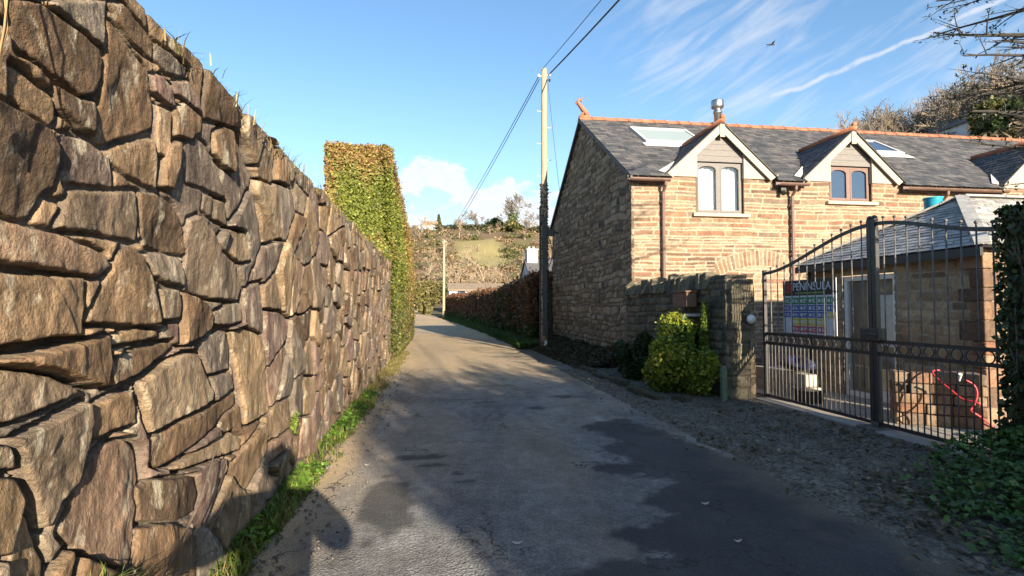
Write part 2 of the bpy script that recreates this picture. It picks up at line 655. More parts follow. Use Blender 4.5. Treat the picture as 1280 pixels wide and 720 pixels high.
# road: one dense sheet, with the relief and the patches of newer tarmac in its own surface
vs_ = [-45.0]
while vs_[-1] < 110:
    a = abs(vs_[-1] - 3) if vs_[-1] < 3 else vs_[-1] - 3
    vs_.append(vs_[-1] + (.035 + .012 * a if vs_[-1] > 2 else .3))
vs_ = np.array(vs_)
ts = np.linspace(0, 1, 110)
TT, VR = np.meshgrid(ts, vs_)
lw = -1.08 + .07 * (fbm(vs_ * .8, vs_ * 0, 21) - .5)[:, None] * 2
rw = 3.05 + .22 * (fbm(vs_ * .7, vs_ * 0, 23) - .5)[:, None] * 2 + .14 * (fbm(vs_ * 4.5, vs_ * 0, 25, 5) - .5)[:, None] * 2
Uloc = lw + (rw - lw) * TT
UR = Uloc + bend(VR)
crown = .03 * (1 - ((TT - .5) * 2) ** 2)
ZR = gz(UR, VR) + crown + .012 * (fbm(UR * 1.3, VR * 1.3, 31) - .5) + .006 * (fbm(UR * 9, VR * 9, 33) - .5)
patch = [(2.62, 7.3), (2.75, 6.3), (3.0, 5.2), (3.3, 4.4), (3.3, 2.2), (.35, 2.2), (.5, 3.0), (1.35, 3.15), (1.15, 3.5), (1.75, 3.75), (1.55, 4.0), (1.95, 4.5), (1.35, 4.95), (1.95, 5.1), (1.75, 5.6), (1.98, 5.9), (1.85, 6.7)]
sdp = inpoly_sd(UR, VR, patch) + .30 * (fbm(UR * 3.2, VR * 3.2, 41, 6) - .5) + .22 * (fbm(UR * 14, VR * 14, 43) - .5)
dark = sst(-.05, .06, sdp) * (.78 + .2 * fbm(UR * 2, VR * 2, 45))
for (pu_, pv_, a, b) in ((-.02, 5.25, .17, .07), (-.15, 5.55, .32, .1), (.22, 4.95, .07, .06), (.28, 4.7, .1, .04), (.75, 8.6, .16, .09), (1.2, 10.4, .35, .15), (-.55, 12.5, .3, .12), (1.5, 8.0, .2, .12), (2.2, 9.0, .3, .15), (-.35, 4.3, .25, .7)):
    q = 1 - np.hypot((UR - pu_) / a, (VR - pv_) / b) + .9 * (fbm(UR * 7, VR * 7, 47) - .5)
    dark = np.maximum(dark, sst(0, .3, q) * .8)
dirt_sun = np.maximum(sst(.55, -.05, (Uloc - lw) + .5 * (fbm(UR * 2.2, VR * 2.2, 51) - .5)), sst(.5, -.05, (rw - Uloc) + .9 * (fbm(UR * 3.2, VR * 3.2, 53, 5) - .5)) * (.18 + .82 * sst(7, 13, VR)))
dirt_sun = np.maximum(dirt_sun, .22 * sst(.5, .75, fbm(UR * .9, VR * .35, 57)) * (1 - dark))
dirt_sun = np.maximum(dirt_sun, .98 * sst(8, 15, VR) * (.72 + .28 * sst(.3, .6, fbm(UR * .8, VR * .25, 59))))  # far stretch painted paler tan to stand in for sunlight
rm = NT('old_tarmac')
nz_ = rm.noise(1.3, 7, .7)
tar = rm.ramp(nz_, [(.3, (.15, .146, .14)), (.7, (.26, .25, .235))])
tar = rm.mix(tar, rm.ramp(rm.noise(.55, 4, .6, stretch=(1.6, .5, 1), dist=1.2), [(.32, .62), (.66, 1.35)]), 1.0, 'MULTIPLY')
tar = rm.mix(tar, rm.ramp(rm.noise(7, 8, .8), [(.34, .68), (.64, 1.25)]), 1.0, 'MULTIPLY')
tar = rm.mix(tar, rm.ramp(rm.noise(55, 5, .75), [(.32, .55), (.68, 1.5)]), 1.0, 'MULTIPLY')
newt = rm.ramp(rm.noise(70, 4, .7), [(.3, (.033, .033, .035)), (.7, (.068, .068, .07))])
cc_ = rm.mix(tar, newt, rm.attr('dark'))
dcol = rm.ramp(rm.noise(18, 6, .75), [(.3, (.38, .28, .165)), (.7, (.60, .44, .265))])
cc_ = rm.mix(cc_, dcol, rm.attr('dirt_sun'))
wv = rm.n('ShaderNodeVectorMath', operation='ADD')
rm.link(rm.co(), wv.inputs[0])
wn = rm.n('ShaderNodeTexNoise')
wn.inputs['Scale'].default_value = 2.5
wn.inputs['Detail'].default_value = 5
rm.link(rm.co(), wn.inputs['Vector'])
rm.link(wn.outputs['Color'], wv.inputs[1])
ck = rm.n('ShaderNodeTexVoronoi', feature='DISTANCE_TO_EDGE')
ck.inputs['Scale'].default_value = .75
rm.link(wv.outputs[0], ck.inputs['Vector'])
ckf = rm.mix(rm.ramp(ck.outputs['Distance'], [(.0, 1), (.011, 0)]), rm.ramp(rm.noise(.8, 3), [(.45, 0), (.55, 1)]), 1.0, 'MULTIPLY')
cc_ = rm.mix(cc_, (.035, .033, .03), ckf)
vor = rm.n('ShaderNodeTexVoronoi')
vor.inputs['Scale'].default_value = 75
rm.link(rm.co(), vor.inputs['Vector'])
ad = rm.n('ShaderNodeMath', operation='ADD')
rm.link(vor.outputs['Distance'], ad.inputs[0])
rm.link(rm.noise(9, 8, .8), ad.inputs[1])
rm.bump(ad.outputs[0], .011)
M['road'] = rm.done(cc_, .92, 0, .25)
o = np_mesh('road', np.stack([UR, VR, ZR], -1).reshape(-1, 3), grid_faces(*UR.shape), M['road'], smooth=True, attrs={'dark': dark, 'dirt_sun': dirt_sun})
tag(o, kind='structure')

# stony verge / drive apron between the road and the gate
uu = np.linspace(2.9, 5.55, 90)
vv = np.concatenate([np.linspace(-12, 1.8, 40), np.linspace(1.9, 13.1, 330)])
UG, VG = np.meshgrid(uu, vv)
edge = sst(2.9, 3.15, UG)
ZG = -.02 + .045 * edge + .05 * sst(3.2, 4.8, UG) * sst(4.6, 3.2, VG) + .03 * (fbm(UG * 3, VG * 3, 61) - .5) + .028 * (fbm(UG * 14, VG * 14, 63) - .5)
vm = NT('gravel_drive')
a_ = vm.ramp(vm.noise(3, 8, .75), [(.3, (.085, .075, .06)), (.7, (.21, .185, .15))])
vo = vm.n('ShaderNodeTexVoronoi')
vo.inputs['Scale'].default_value = 38
vm.link(vm.co(), vo.inputs['Vector'])
a_ = vm.mix(a_, vm.ramp(vo.outputs['Color'], [(.1, .55), (.9, 1.5)]), 1.0, 'MULTIPLY')
vm.bump(vo.outputs['Distance'], .02)
M['gravel'] = vm.done(a_, .95, 0, .2)
o = np_mesh('driveway', np.stack([UG, VG, ZG], -1).reshape(-1, 3), grid_faces(*UG.shape), M['gravel'], smooth=True)
tag(o, kind='structure')
b = MB()
b.box(5.2, 5.62, 4.3, 8.34, -.06, .045)
o = b.build('gate_sill', M['concrete'], bevel=.012)
tag(o, 'worn concrete sill strip running under the iron gates', 'sill')
b = MB()
b.box(5.625, 18, 2.5, 13.15, -.12, .03)
o = b.build('yard', M['concrete'])
tag(o, kind='structure')


# ------------------------------------------------------------------ stone fields
def coursed(X, Z, seed, rh=(.07, .18), sw=(.18, .6), warp=.03, arch=None):
    r = np.random.default_rng(seed)
    XX, ZZ = np.meshgrid(X, Z)
    wz = ZZ + warp * 2 * (fbm(XX * .8, ZZ * .8, seed + 1) - .5) + .012 * (fbm(XX * 7, ZZ * 7, seed + 2) - .5)
    wx = XX + .03 * (fbm(XX * 5, ZZ * 5, seed + 3) - .5) + .09 * (fbm(XX * 1.2, ZZ * 9, seed + 4) - .5)
    bz = [Z.min() - .5]
    while bz[-1] < Z.max() + .5:
        bz.append(bz[-1] + r.uniform(*rh))
    bz = np.array(bz)
    row = np.clip(np.searchsorted(bz, wz) - 1, 0, len(bz) - 2)
    dz = np.minimum(wz - bz[row], bz[row + 1] - wz)
    sid = np.zeros(XX.shape, int)
    dx = np.zeros(XX.shape)
    cnt = 0
    for k in range(len(bz) - 1):
        mk = row == k
        hgt = bz[k + 1] - bz[k]
        bx = [X.min() - r.uniform(.3, .9)]
        while bx[-1] < X.max() + .5:
            bx.append(bx[-1] + r.uniform(*sw) * (.6 + .5 * hgt / np.mean(rh)))
        bx = np.array(bx)
        if mk.any():
            q = wx[mk]
            c = np.clip(np.searchsorted(bx, q) - 1, 0, len(bx) - 2)
            dx[mk] = np.minimum(q - bx[c], bx[c + 1] - q)
            sid[mk] = cnt + c
        cnt += len(bx)
    tones = r.random(cnt + 400)
    # a few tall stones split by a thin bed into two
    dd = np.minimum(dx, dz)
    if arch:
        for (x0, x1, z0, z1, wv) in arch:
            cx = (x0 + x1) / 2
            zz = ZZ + .35 * ((XX - cx) / (x1 - x0) * 2) ** 2
            mk = (XX > x0) & (XX < x1) & (zz > z0) & (zz < z1)
            q = (XX[mk] - cx) * (1 + .25 * (z1 - zz[mk])) + .02 * (fbm(XX[mk] * 6, ZZ[mk] * 6, seed + 9) - .5)
            c = np.floor(q / wv)
            f = q - c * wv
            dd[mk] = np.minimum(np.minimum(f, wv - f), np.minimum(zz[mk] - z0, z1 - zz[mk]))
            sid[mk] = cnt + (c.astype(int) % 380)
    return dd, sid, tones


def stone_heights(XX, ZZ, dd, sid, seed, proud, joint, rnd_=.018, tilt=.12, rough=.02):
    r = np.random.default_rng(seed + 100)
    ns = sid.max() + 1
    # centres
    cnt = np.maximum(np.bincount(sid.ravel(), minlength=ns), 1)
    cx = np.bincount(sid.ravel(), XX.ravel(), ns) / cnt
    cz = np.bincount(sid.ravel(), ZZ.ravel(), ns) / cnt
    h = None
    for k in range(3):
        gx, gz_ = r.normal(0, tilt, ns), r.normal(0, tilt, ns)
        off = r.uniform(0, proud * .5, ns)
        hh = off[sid] + gx[sid] * (XX - cx[sid]) + gz_[sid] * (ZZ - cz[sid])
        h = hh if h is None else np.minimum(h, hh)
    h = np.clip(h, -proud * .7, proud)
    h = h + rough * (fbm(XX * 6, ZZ * 6, seed + 5, 5) - .5) + rough * .5 * (fbm(XX * 24, ZZ * 14, seed + 6, 3) - .5)
    e = sst(joint * .35, joint * .35 + rnd_, dd)
    return h, e


def panel(name, org, ax, azv, nrm, X, Z, H, mask, attrs, mat, parent=None, skirt=.07, origin=None):
    org, ax, azv, nrm = [np.array(q, float) for q in (org, ax, azv, nrm)]
    if skirt:
        X = np.concatenate([[X[0]], X, [X[-1]]])
        Z = np.concatenate([[Z[0]], Z, [Z[-1]]])
        H = np.pad(H, 1, constant_values=-skirt)
        attrs = {k: np.pad(v, 1, mode='edge') for k, v in attrs.items()}
        if mask is not None:
            mask = np.pad(mask, 1, mode='edge')
    XX, ZZ = np.meshgrid(X, Z)
    P = org + XX[..., None] * ax + ZZ[..., None] * azv + H[..., None] * nrm
    flip = np.dot(np.cross(ax, azv), nrm) < 0
    return np_mesh(name, P.reshape(-1, 3), grid_faces(*XX.shape, mask=mask, flip=flip), mat, parent, origin, True, attrs=attrs)


def masonry(name, org, ax, nrm, x0, x1, z0, z1, res, mat, seed, parent=None, maskfn=None, proud=.03, rec=.02, joint=.02,
            rh=(.07, .18), sw=(.18, .6), warp=.03, arch=None, tilt=.08, origin=None, skirt=.07, toneshift=None):
    X = np.arange(x0, x1 + res * .5, res)
    Z = np.arange(z0, z1 + res * .5, res)
    X[-1], Z[-1] = x1, z1
    XX, ZZ = np.meshgrid(X, Z)
    dd, sid, tones = coursed(X, Z, seed, rh, sw, warp, arch)
    h, e = stone_heights(XX, ZZ, dd, sid, seed, proud, joint, .014, tilt, .015)
    H = -rec + (h + rec) * e
    mask = None
    if maskfn is not None:
        xc = (X[:-1] + X[1:]) / 2
        zc = (Z[:-1] + Z[1:]) / 2
        mask = maskfn(*np.meshgrid(xc, zc))
    tn = tones[sid]
    if toneshift is not None:
        tn = np.clip(tn * toneshift[0] + toneshift[1], 0, 1)
    return panel(name, org, ax, (0, 0, 1), nrm, X, Z, H, mask, {'tone': tn, 'joint': 1 - e}, mat, parent, skirt, origin)


# ------------------------------------------------------------------ the big lane wall on the left
F_, TLT, YAW = 680.0, math.atan(26 / 680), rad(8.1)
WU, WTOP = -1.25, 2.82


def on_wall(px, py):
    x, y = (px - 640) / F_, (360 - py) / F_
    fy = math.cos(TLT) - y * math.sin(TLT)
    rz = math.sin(TLT) + y * math.cos(TLT)
    rx, ry = x * math.cos(YAW) + fy * math.sin(YAW), -x * math.sin(YAW) + fy * math.cos(YAW)
    t = WU / rx
    return (ry * t, 1.5 + rz * t)


# outlines of the stones nearest the camera, surveyed and laid out on the wall's own face
ST = [
    [(45, 0), (133, -5), (128, 15), (120, 58)], [(2, -5), (43, 2), (82, 30), (118, 60), (123, 82), (113, 115), (97, 122), (60, 92), (28, 65), (10, 60)],
    [(5, 80), (14, 83), (45, 108), (62, 118), (68, 150), (60, 158), (30, 140), (8, 118)], [(62, 104), (95, 124), (113, 125), (114, 140), (111, 168), (95, 160), (68, 132)],
    [(128, 20), (138, 30), (150, 45), (182, 85), (188, 110), (190, 160), (160, 172), (122, 182), (114, 165), (118, 120), (124, 85)],
    [(128, 190), (160, 178), (188, 173), (192, 200), (193, 236), (160, 222), (135, 203)],
    [(-25, 118), (20, 140), (55, 160), (66, 185), (60, 235), (48, 240), (33, 272), (20, 275), (-25, 258)],
    [(72, 165), (90, 170), (112, 178), (135, 200), (138, 225), (137, 236), (110, 232), (76, 227), (72, 200)],
    [(82, 238), (115, 240), (168, 240), (170, 270), (168, 303), (120, 292), (62, 284), (68, 270)],
    [(-25, 268), (30, 285), (60, 290), (95, 306), (123, 318), (130, 333), (115, 347), (60, 337), (30, 332), (-25, 325)],
    [(98, 402), (118, 365), (143, 312), (160, 308), (172, 320), (182, 345), (193, 405), (170, 408), (140, 405)],
    [(-25, 340), (50, 343), (97, 347), (97, 380), (92, 420), (60, 422), (30, 428), (-25, 436)],
    [(173, 240), (195, 243), (215, 258), (228, 285), (232, 318), (205, 315), (178, 308), (174, 275)],
    [(175, 318), (205, 316), (225, 322), (230, 345), (228, 358), (200, 352), (188, 345)], [(193, 362), (217, 362), (220, 380), (218, 400), (196, 400)],
    [(224, 365), (240, 372), (255, 378), (267, 395), (266, 412), (245, 424), (222, 432), (222, 400)],
    [(232, 275), (245, 270), (260, 290), (275, 315), (295, 330), (303, 360), (300, 376), (265, 373), (235, 366), (229, 340), (233, 320), (229, 300)],
    [(268, 390), (285, 380), (301, 378), (302, 402), (285, 406), (268, 404)],
    [(-25, 455), (40, 440), (100, 425), (133, 417), (134, 455), (128, 485), (110, 480), (60, 465), (20, 458)],
    [(-25, 465), (20, 463), (60, 470), (102, 484), (105, 492), (60, 510), (20, 525), (-25, 535)],
    [(135, 452), (150, 445), (180, 435), (213, 428), (217, 434), (200, 448), (170, 468), (140, 482), (135, 470)],
    [(140, 418), (165, 412), (195, 413), (198, 422), (160, 430), (140, 432)],
    [(172, 478), (200, 458), (225, 442), (245, 442), (255, 470), (265, 490), (262, 502), (225, 522), (187, 542), (180, 515)],
    [(122, 510), (145, 495), (165, 487), (170, 505), (172, 530), (150, 538), (120, 550), (118, 530)],
    [(14, 548), (60, 528), (115, 502), (117, 530), (108, 570), (98, 605), (75, 630), (62, 660), (55, 662), (40, 610), (25, 570)],
    [(-25, 593), (18, 595), (30, 625), (20, 660), (10, 690), (-25, 705)], [(35, 630), (45, 650), (58, 700), (62, 745), (5, 745), (15, 690)], [(-25, 550), (10, 555), (22, 585), (-25, 588)],
    [(75, 665), (95, 620), (115, 580), (140, 555), (165, 550), (180, 562), (184, 595), (175, 640), (168, 690), (160, 712), (130, 702), (95, 687)],
    [(190, 548), (230, 525), (270, 505), (295, 490), (297, 500), (275, 525), (235, 562), (200, 585), (190, 580)],
    [(210, 588), (250, 562), (290, 540), (302, 548), (300, 562), (260, 575), (225, 588)], [(178, 610), (195, 600), (225, 598), (245, 595), (252, 620), (245, 640), (215, 652), (176, 652)],
    [(172, 660), (210, 655), (238, 660), (245, 690), (240, 725), (170, 725), (168, 695)], [(248, 435), (262, 418), (285, 412), (290, 440), (288, 462), (262, 468), (255, 455)],
    [(288, 416), (305, 410), (325, 420), (330, 460), (335, 515), (318, 525), (302, 532), (295, 480)], [(262, 472), (288, 466), (292, 485), (270, 502), (266, 490)],
    [(186, 92), (200, 90), (212, 105), (217, 134), (205, 128), (188, 112)], [(192, 130), (212, 140), (210, 170), (205, 197), (192, 192), (191, 160)],
    [(214, 140), (225, 125), (250, 145), (248, 165), (235, 175), (214, 170)], [(207, 180), (222, 176), (218, 200), (208, 238), (196, 232), (196, 215)],
    [(224, 180), (245, 172), (258, 185), (270, 215), (282, 248), (255, 236), (230, 228)], [(263, 165), (280, 155), (290, 160), (292, 200), (290, 217), (275, 205), (264, 190)],
    [(252, 242), (270, 248), (284, 252), (284, 282), (262, 272), (250, 262)], [(212, 95), (232, 98), (245, 125), (247, 140), (230, 128), (214, 112)],
    [(133, 0), (150, 0), (170, 20), (190, 42), (190, 70), (165, 50), (145, 25)], [(190, 45), (210, 58), (232, 82), (228, 92), (205, 85), (192, 68)],
    [(306, 360), (326, 352), (330, 400), (326, 418), (306, 406)], [(285, 285), (305, 292), (312, 325), (300, 328), (280, 312)],
]
SP = [np.array([on_wall(*q) for q in s]) for s in ST]
xs = [-3.0]
while xs[-1] < 16.3:
    xs.append(xs[-1] + (.03 if xs[-1] < 1.3 else max(.0056, .003 * xs[-1])))
XW = np.array(xs)
ZW = np.arange(-.05, WTOP + .001, .006)
XX, ZZ = np.meshgrid(XW, ZW)
WX = XX + .022 * (fbm(XX * 5, ZZ * 5, 201, 3) - .5) + .012 * (fbm(XX * 22, ZZ * 22, 203, 2) - .5)
WZ = ZZ + .022 * (fbm(XX * 5, ZZ * 5, 205, 3) - .5) + .012 * (fbm(XX * 22, ZZ * 22, 207, 2) - .5)
seeds = []
r = np.random.default_rng(5)
x = -3.4
while x < 16.8:
    step = .50
    for k in range(9):
        seeds.append((x + r.uniform(-.3, .3), -.15 + k * .38 + r.uniform(-.2, .2) + (.19 if int(x / step) % 2 else 0)))
    x += step * r.uniform(.8, 1.25)
for k in range(110):
    seeds.append((r.uniform(1.2, 16), r.uniform(-.05, 2.8)))
seeds = np.array(seeds)
keep = rng.random(len(seeds)) > .1
for P in SP:
    keep &= inpoly_sd(seeds[:, 0], seeds[:, 1], P) < -.02
seeds = seeds[keep]
SX = .74                                       # stones a little taller than wide
pts = np.stack([WX.ravel() * SX, WZ.ravel()], -1)
sds = seeds * np.array([SX, 1])
e1 = np.zeros(len(pts))
id1 = np.zeros(len(pts), int)
order = np.argsort(sds[:, 0])
sds = sds[order]
for a in range(0, XW.size, 12):
    cols = np.arange(a, min(a + 12, XW.size))
    idx = (np.arange(ZW.size)[:, None] * XW.size + cols[None]).ravel()
    q = pts[idx]
    lo, hi = np.searchsorted(sds[:, 0], [q[:, 0].min() - 1.3, q[:, 0].max() + 1.3])
    S = sds[lo:hi]
    D = ((q[:, None, :] - S[None]) ** 2).sum(-1)
    o3 = np.argpartition(D, 4, 1)[:, :5]
    dv = np.take_along_axis(D, o3, 1)
    so_ = np.argsort(dv, 1)
    o3 = np.take_along_axis(o3, so_, 1)
    dv = np.take_along_axis(dv, so_, 1)
    ed = np.full(len(q), 9.)
    for k in (1, 2, 3, 4):
        ss_ = np.sqrt(((S[o3[:, k]] - S[o3[:, 0]]) ** 2).sum(-1)) + 1e-9
        ed = np.minimum(ed, (dv[:, k] - dv[:, 0]) / (2 * ss_))
    e1[idx] = ed
    id1[idx] = o3[:, 0] + lo
e1 = e1.reshape(XX.shape)
sid = id1.reshape(XX.shape) + len(SP)
out = np.full(XX.shape, 9.)
pin = np.zeros(XX.shape, bool)
for i, P in enumerate(SP):
    cm_ = (XW > P[:, 0].min() - .3) & (XW < P[:, 0].max() + .3)
    if not cm_.any():
        continue
    sdv = inpoly_sd(XX[:, cm_] + (WX - XX)[:, cm_] * .6, ZZ[:, cm_] + (WZ - ZZ)[:, cm_] * .6, P)
    sub = e1[:, cm_]
    s2 = sid[:, cm_]
    p2 = pin[:, cm_]
    o2 = out[:, cm_]
    ins = sdv > 0
    sub[ins] = sdv[ins] + .012
    s2[ins] = i
    p2[ins] = True
    o2 = np.minimum(o2, np.where(ins, 9., -sdv))
    e1[:, cm_], sid[:, cm_], pin[:, cm_], out[:, cm_] = sub, s2, p2, o2
e1 = np.where(pin, e1, np.minimum(e1, out - .006))
r = np.random.default_rng(77)
ns = int(sid.max()) + 1
h, e = stone_heights(XX, ZZ, e1, sid, 300, .052, .020, .010, .06, .017)
lift = r.uniform(-.012, .03, ns)
h = h + lift[sid]
# shallow chipped layers across the faces
lay = fbm(XX * 3 + .8 * ZZ, ZZ * 2.2, 311, 3) * 5
h += .006 * (sst(.0, .3, lay - np.floor(lay)) + np.floor(lay) - 2.5)
# mortar stands higher in some joints than in others
mort = -.062 + .05 * sst(.52, .66, fbm(XX * 1.1, ZZ * 1.1, 321, 3)) + .014 * (fbm(XX * 16, ZZ * 16, 323, 3) - .5)
Hw = mort + (np.maximum(h, mort + .02) - mort) * e
for _ in range(1):                       # weathered arrises
    q_ = np.pad(Hw, 1, mode='edge')
    Hw = .68 * Hw + .08 * (q_[:-2, 1:-1] + q_[2:, 1:-1] + q_[1:-1, :-2] + q_[1:-1, 2:])
# ragged top edge of the wall
drop = .10 * (fbm(XW * 2.2, XW * 0, 331, 4) - .35)
ZP = np.where(ZW[:, None] > WTOP - .4, ZZ - (ZZ - (WTOP - .4)) / .4 * drop[None, :], ZZ)
tn = r.random(ns)[sid]
P = np.stack([WU + Hw, XX, ZP], -1)
wall = empty('stone_wall', (WU, 2, 0), 'tall brown rubble retaining wall of large irregular stones along the left of the lane', 'wall')
np_mesh('stonework', P.reshape(-1, 3), grid_faces(*XX.shape, flip=True), M['wall'], wall, smooth=True, attrs={'tone': tn, 'joint': 1 - e})
# body and earth top
b = MB()
b.box(-1.95, WU - .085, -3, 16.25, -.1, WTOP - .12)
b.build('wall_core', M['soil'], wall)
tx = np.linspace(0, 1, 12)
TX, TV = np.meshgrid(tx, XW)
dropv = np.interp(TV, XW, drop)
ht = Hw[-1][:, None]
UT = (WU + ht) * (1 - TX) + (-2.0) * TX
ZT = WTOP - dropv * (1 - TX) + .10 * np.sin(TX * math.pi) * fbm(TV * 1.5, TX * 2, 341) + .05 * (fbm(TV * 9, TX * 5, 343) - .5) * sst(0, .15, TX)
np_mesh('wall_top', np.stack([UT, TV, ZT], -1).reshape(-1, 3), grid_faces(*UT.shape), M['soil'], wall, smooth=True)


# ------------------------------------------------------------------ vegetation tools
def leaves(name, P, size, col, mat, parent=None, origin=None, nrm=None, asp=1.7, flat=.0, droop=None, r=None):
    r = r or rng
    P = np.asarray(P, float)
    n = len(P)
    size = np.broadcast_to(np.asarray(size, float), (n,))[:, None]
    nv = r.normal(0, 1, (n, 3))
    if nrm is not None:
        nv = nv * (1 - flat) + np.asarray(nrm) * (flat * 2.2)
    nv /= np.linalg.norm(nv, axis=1)[:, None] + 1e-9
    t = r.normal(0, 1, (n, 3))
    if droop is not None:
        t = t * (1 - droop) + np.array([0, 0, -1.6]) * droop
    t -= nv * (t * nv).sum(1)[:, None]
    t /= np.linalg.norm(t, axis=1)[:, None] + 1e-9
    s = np.cross(nv, t)
    a = P - t * size * .5 * asp
    c_ = P + t * size * .5 * asp
    lift = nv * size * .14
    b_ = P + s * size * .5 + lift - t * size * .1
    d_ = P - s * size * .5 + lift - t * size * .1
    V = np.stack([a, b_, c_, d_], 1).reshape(-1, 3)
    F = np.arange(4 * n).reshape(n, 4)
    F = np.concatenate([F[:, [0, 1, 2]], F[:, [0, 2, 3]]])
    return np_mesh(name, V, F, mat, parent, origin, False, cols=np.repeat(np.clip(col, 0, 1), 4, 0))


def mixcol(cols, n, r=None, var=.25):
    r = r or rng
    cols = np.array(cols, float)
    i = r.integers(0, len(cols), n)
    j = r.integers(0, len(cols), n)
    t = r.random((n, 1))
    return (cols[i] * t + cols[j] * (1 - t)) * (1 + var * r.normal(0, 1, (n, 1))).clip(.4, 1.8)


def blob_points(n, c, rx, ry, rz, r, lump=.3, inner=.45, nl=14, flatbase=True):
    """points through an uneven crown: several overlapping clumps round the centre"""
    cl = r.normal(0, 1, (nl, 3))
    cl /= np.linalg.norm(cl, axis=1)[:, None]
    cl *= r.uniform(.45, .8, (nl, 1))
    cr = r.uniform(.22, .5, nl)
    k = r.integers(0, nl, n)
    d = r.normal(0, 1, (n, 3))
    d /= np.linalg.norm(d, axis=1)[:, None]
    rr = (inner + (1 - inner) * r.random((n, 1)) ** .5)
    p = cl[k] + d * rr * cr[k][:, None] * (1 + lump * r.normal(0, .4, (n, 1)))
    p = p * np.array([rx, ry, rz])
    if flatbase:
        p[:, 2] = np.maximum(p[:, 2], -rz * .95)
    return p + np.array(c), d


def tree_skeleton(r, H, spread=.5, levels=5, kids=(2, 4), trunk=.35, rad0=None, up=.25, ratio=.68):
    segs = []
    rad0 = rad0 or H * .022

    def grow(p, d, L, rr, lev):
        pts = [p.copy()]
        rs = [rr]
        nst = 3 if lev < 2 else 2
        for i in range(nst):
            d = d + r.normal(0, .13 + .03 * lev, 3)
            d[2] += up * .25
            d /= np.linalg.norm(d)
            p = p + d * L / nst
            pts.append(p.copy())
            rs.append(rr * (1 - .45 * (i + 1) / nst))
        segs.append((pts, rs, lev))
        if lev >= levels:
            return
        nk = int(r.integers(kids[0], kids[1] + 1))
        for k in range(nk):
            t = 1.0 if k == 0 else r.uniform(.35, 1.0)
            q = np.array(pts[-1]) if t == 1 else np.array(pts[0]) * (1 - t) + np.array(pts[-1]) * t
            nd = r.normal(0, 1, 3)
            nd -= d * (nd @ d)
            nd /= np.linalg.norm(nd) + 1e-9
            s = spread * r.uniform(.6, 1.3) * (.5 if k == 0 else 1)
            dd = d * (1 - .25 * s) + nd * s
            dd /= np.linalg.norm(dd)
            grow(q, dd, L * ratio * r.uniform(.75, 1.2), max(rs[-1] * (.9 if k == 0 else .65), H * .0009), lev + 1)

    grow(np.zeros(3), np.array([r.normal(0, .05), r.normal(0, .05), 1.0]), H * trunk, rad0, 0)
    return segs


def skeleton_meshes(segs, cut):
    a, b = MB(), MB()
    for pts, rs, lev in segs:
        m = a if lev <= cut else b
        m.tube(pts, list(rs), 7 if lev == 0 else (5 if lev < 3 else 3), cap=False)
    return a, b


def make_bare(name, loc, H, label, group, seed, mat, kids=(2, 4), spread=.55, levels=5, trunk=.3, ratio=.7, cat='tree', minr=None, squeeze=1.0):
    r = np.random.default_rng(seed)
    segs = tree_skeleton(r, H, spread, levels, kids, trunk, None, .3, ratio)
    top = max(p[2] for s in segs for p in s[0])
    k = H / top
    cen = np.mean([p for s in segs for p in s[0] if s[2] >= 3], axis=0)
    sh = np.array([cen[0] / cen[2], cen[1] / cen[2], 0])
    segs = [([(np.array(p) - sh * p[2]) * np.array([squeeze, squeeze, 1]) for p in pts], rs, lev) for pts, rs, lev in segs]
    segs = [([np.array(p) * k + np.array(loc) for p in pts], [max(q * k, minr or 0) for q in rs], lev) for pts, rs, lev in segs]
    t = empty(name, loc, label, cat, group)
    a, b = skeleton_meshes(segs, 1)
    a.build('trunk', mat, t, smooth=True)
    b.build('crown', mat, t, smooth=True)
    return t


def copy_tree(o, loc, rz=0, sc=1.0, label=None, parent=None):
    c = o.copy()
    COL.objects.link(c)
    if parent is not None:
        c.parent = parent
    else:
        c.location = loc
        c.rotation_euler = (0, 0, rz)
        c.scale = (sc, sc, sc)
    if label:
        c['label'] = label
    for ch in o.children:
        copy_tree(ch, None, parent=c)
    return c


def blades(name, P, h, col, mat, parent=None, origin=None, lean=.5, wd=.006, r=None):
    r = r or rng
    n = len(P)
    P = np.asarray(P, float)
    h = np.broadcast_to(h, (n,))[:, None] * r.uniform(.5, 1.3, (n, 1))
    a = r.uniform(0, 2 * math.pi, n)
    dv = np.stack([np.cos(a), np.sin(a), 0 * a], 1)
    sv = np.stack([-np.sin(a), np.cos(a), 0 * a], 1)
    ln = (lean * r.uniform(.2, 1.4, (n, 1)))
    up = np.array([0, 0, 1.0])
    m = P + up * h * .55 + dv * h * ln * .35
    t = P + up * h * (1 - .25 * ln) + dv * h * ln
    w_ = wd * r.uniform(.6, 1.4, (n, 1))
    V = np.stack([P - sv * w_, P + sv * w_, m + sv * w_ * .8, m - sv * w_ * .8, t], 1).reshape(-1, 3)
    b = np.arange(n)[:, None] * 5
    F = np.concatenate([b + np.array([[0, 1, 2]]), b + np.array([[0, 2, 3]]), b + np.array([[3, 2, 4]])])
    return np_mesh(name, V, F, mat, parent, origin, False, cols=np.repeat(np.clip(col, 0, 1), 5, 0))


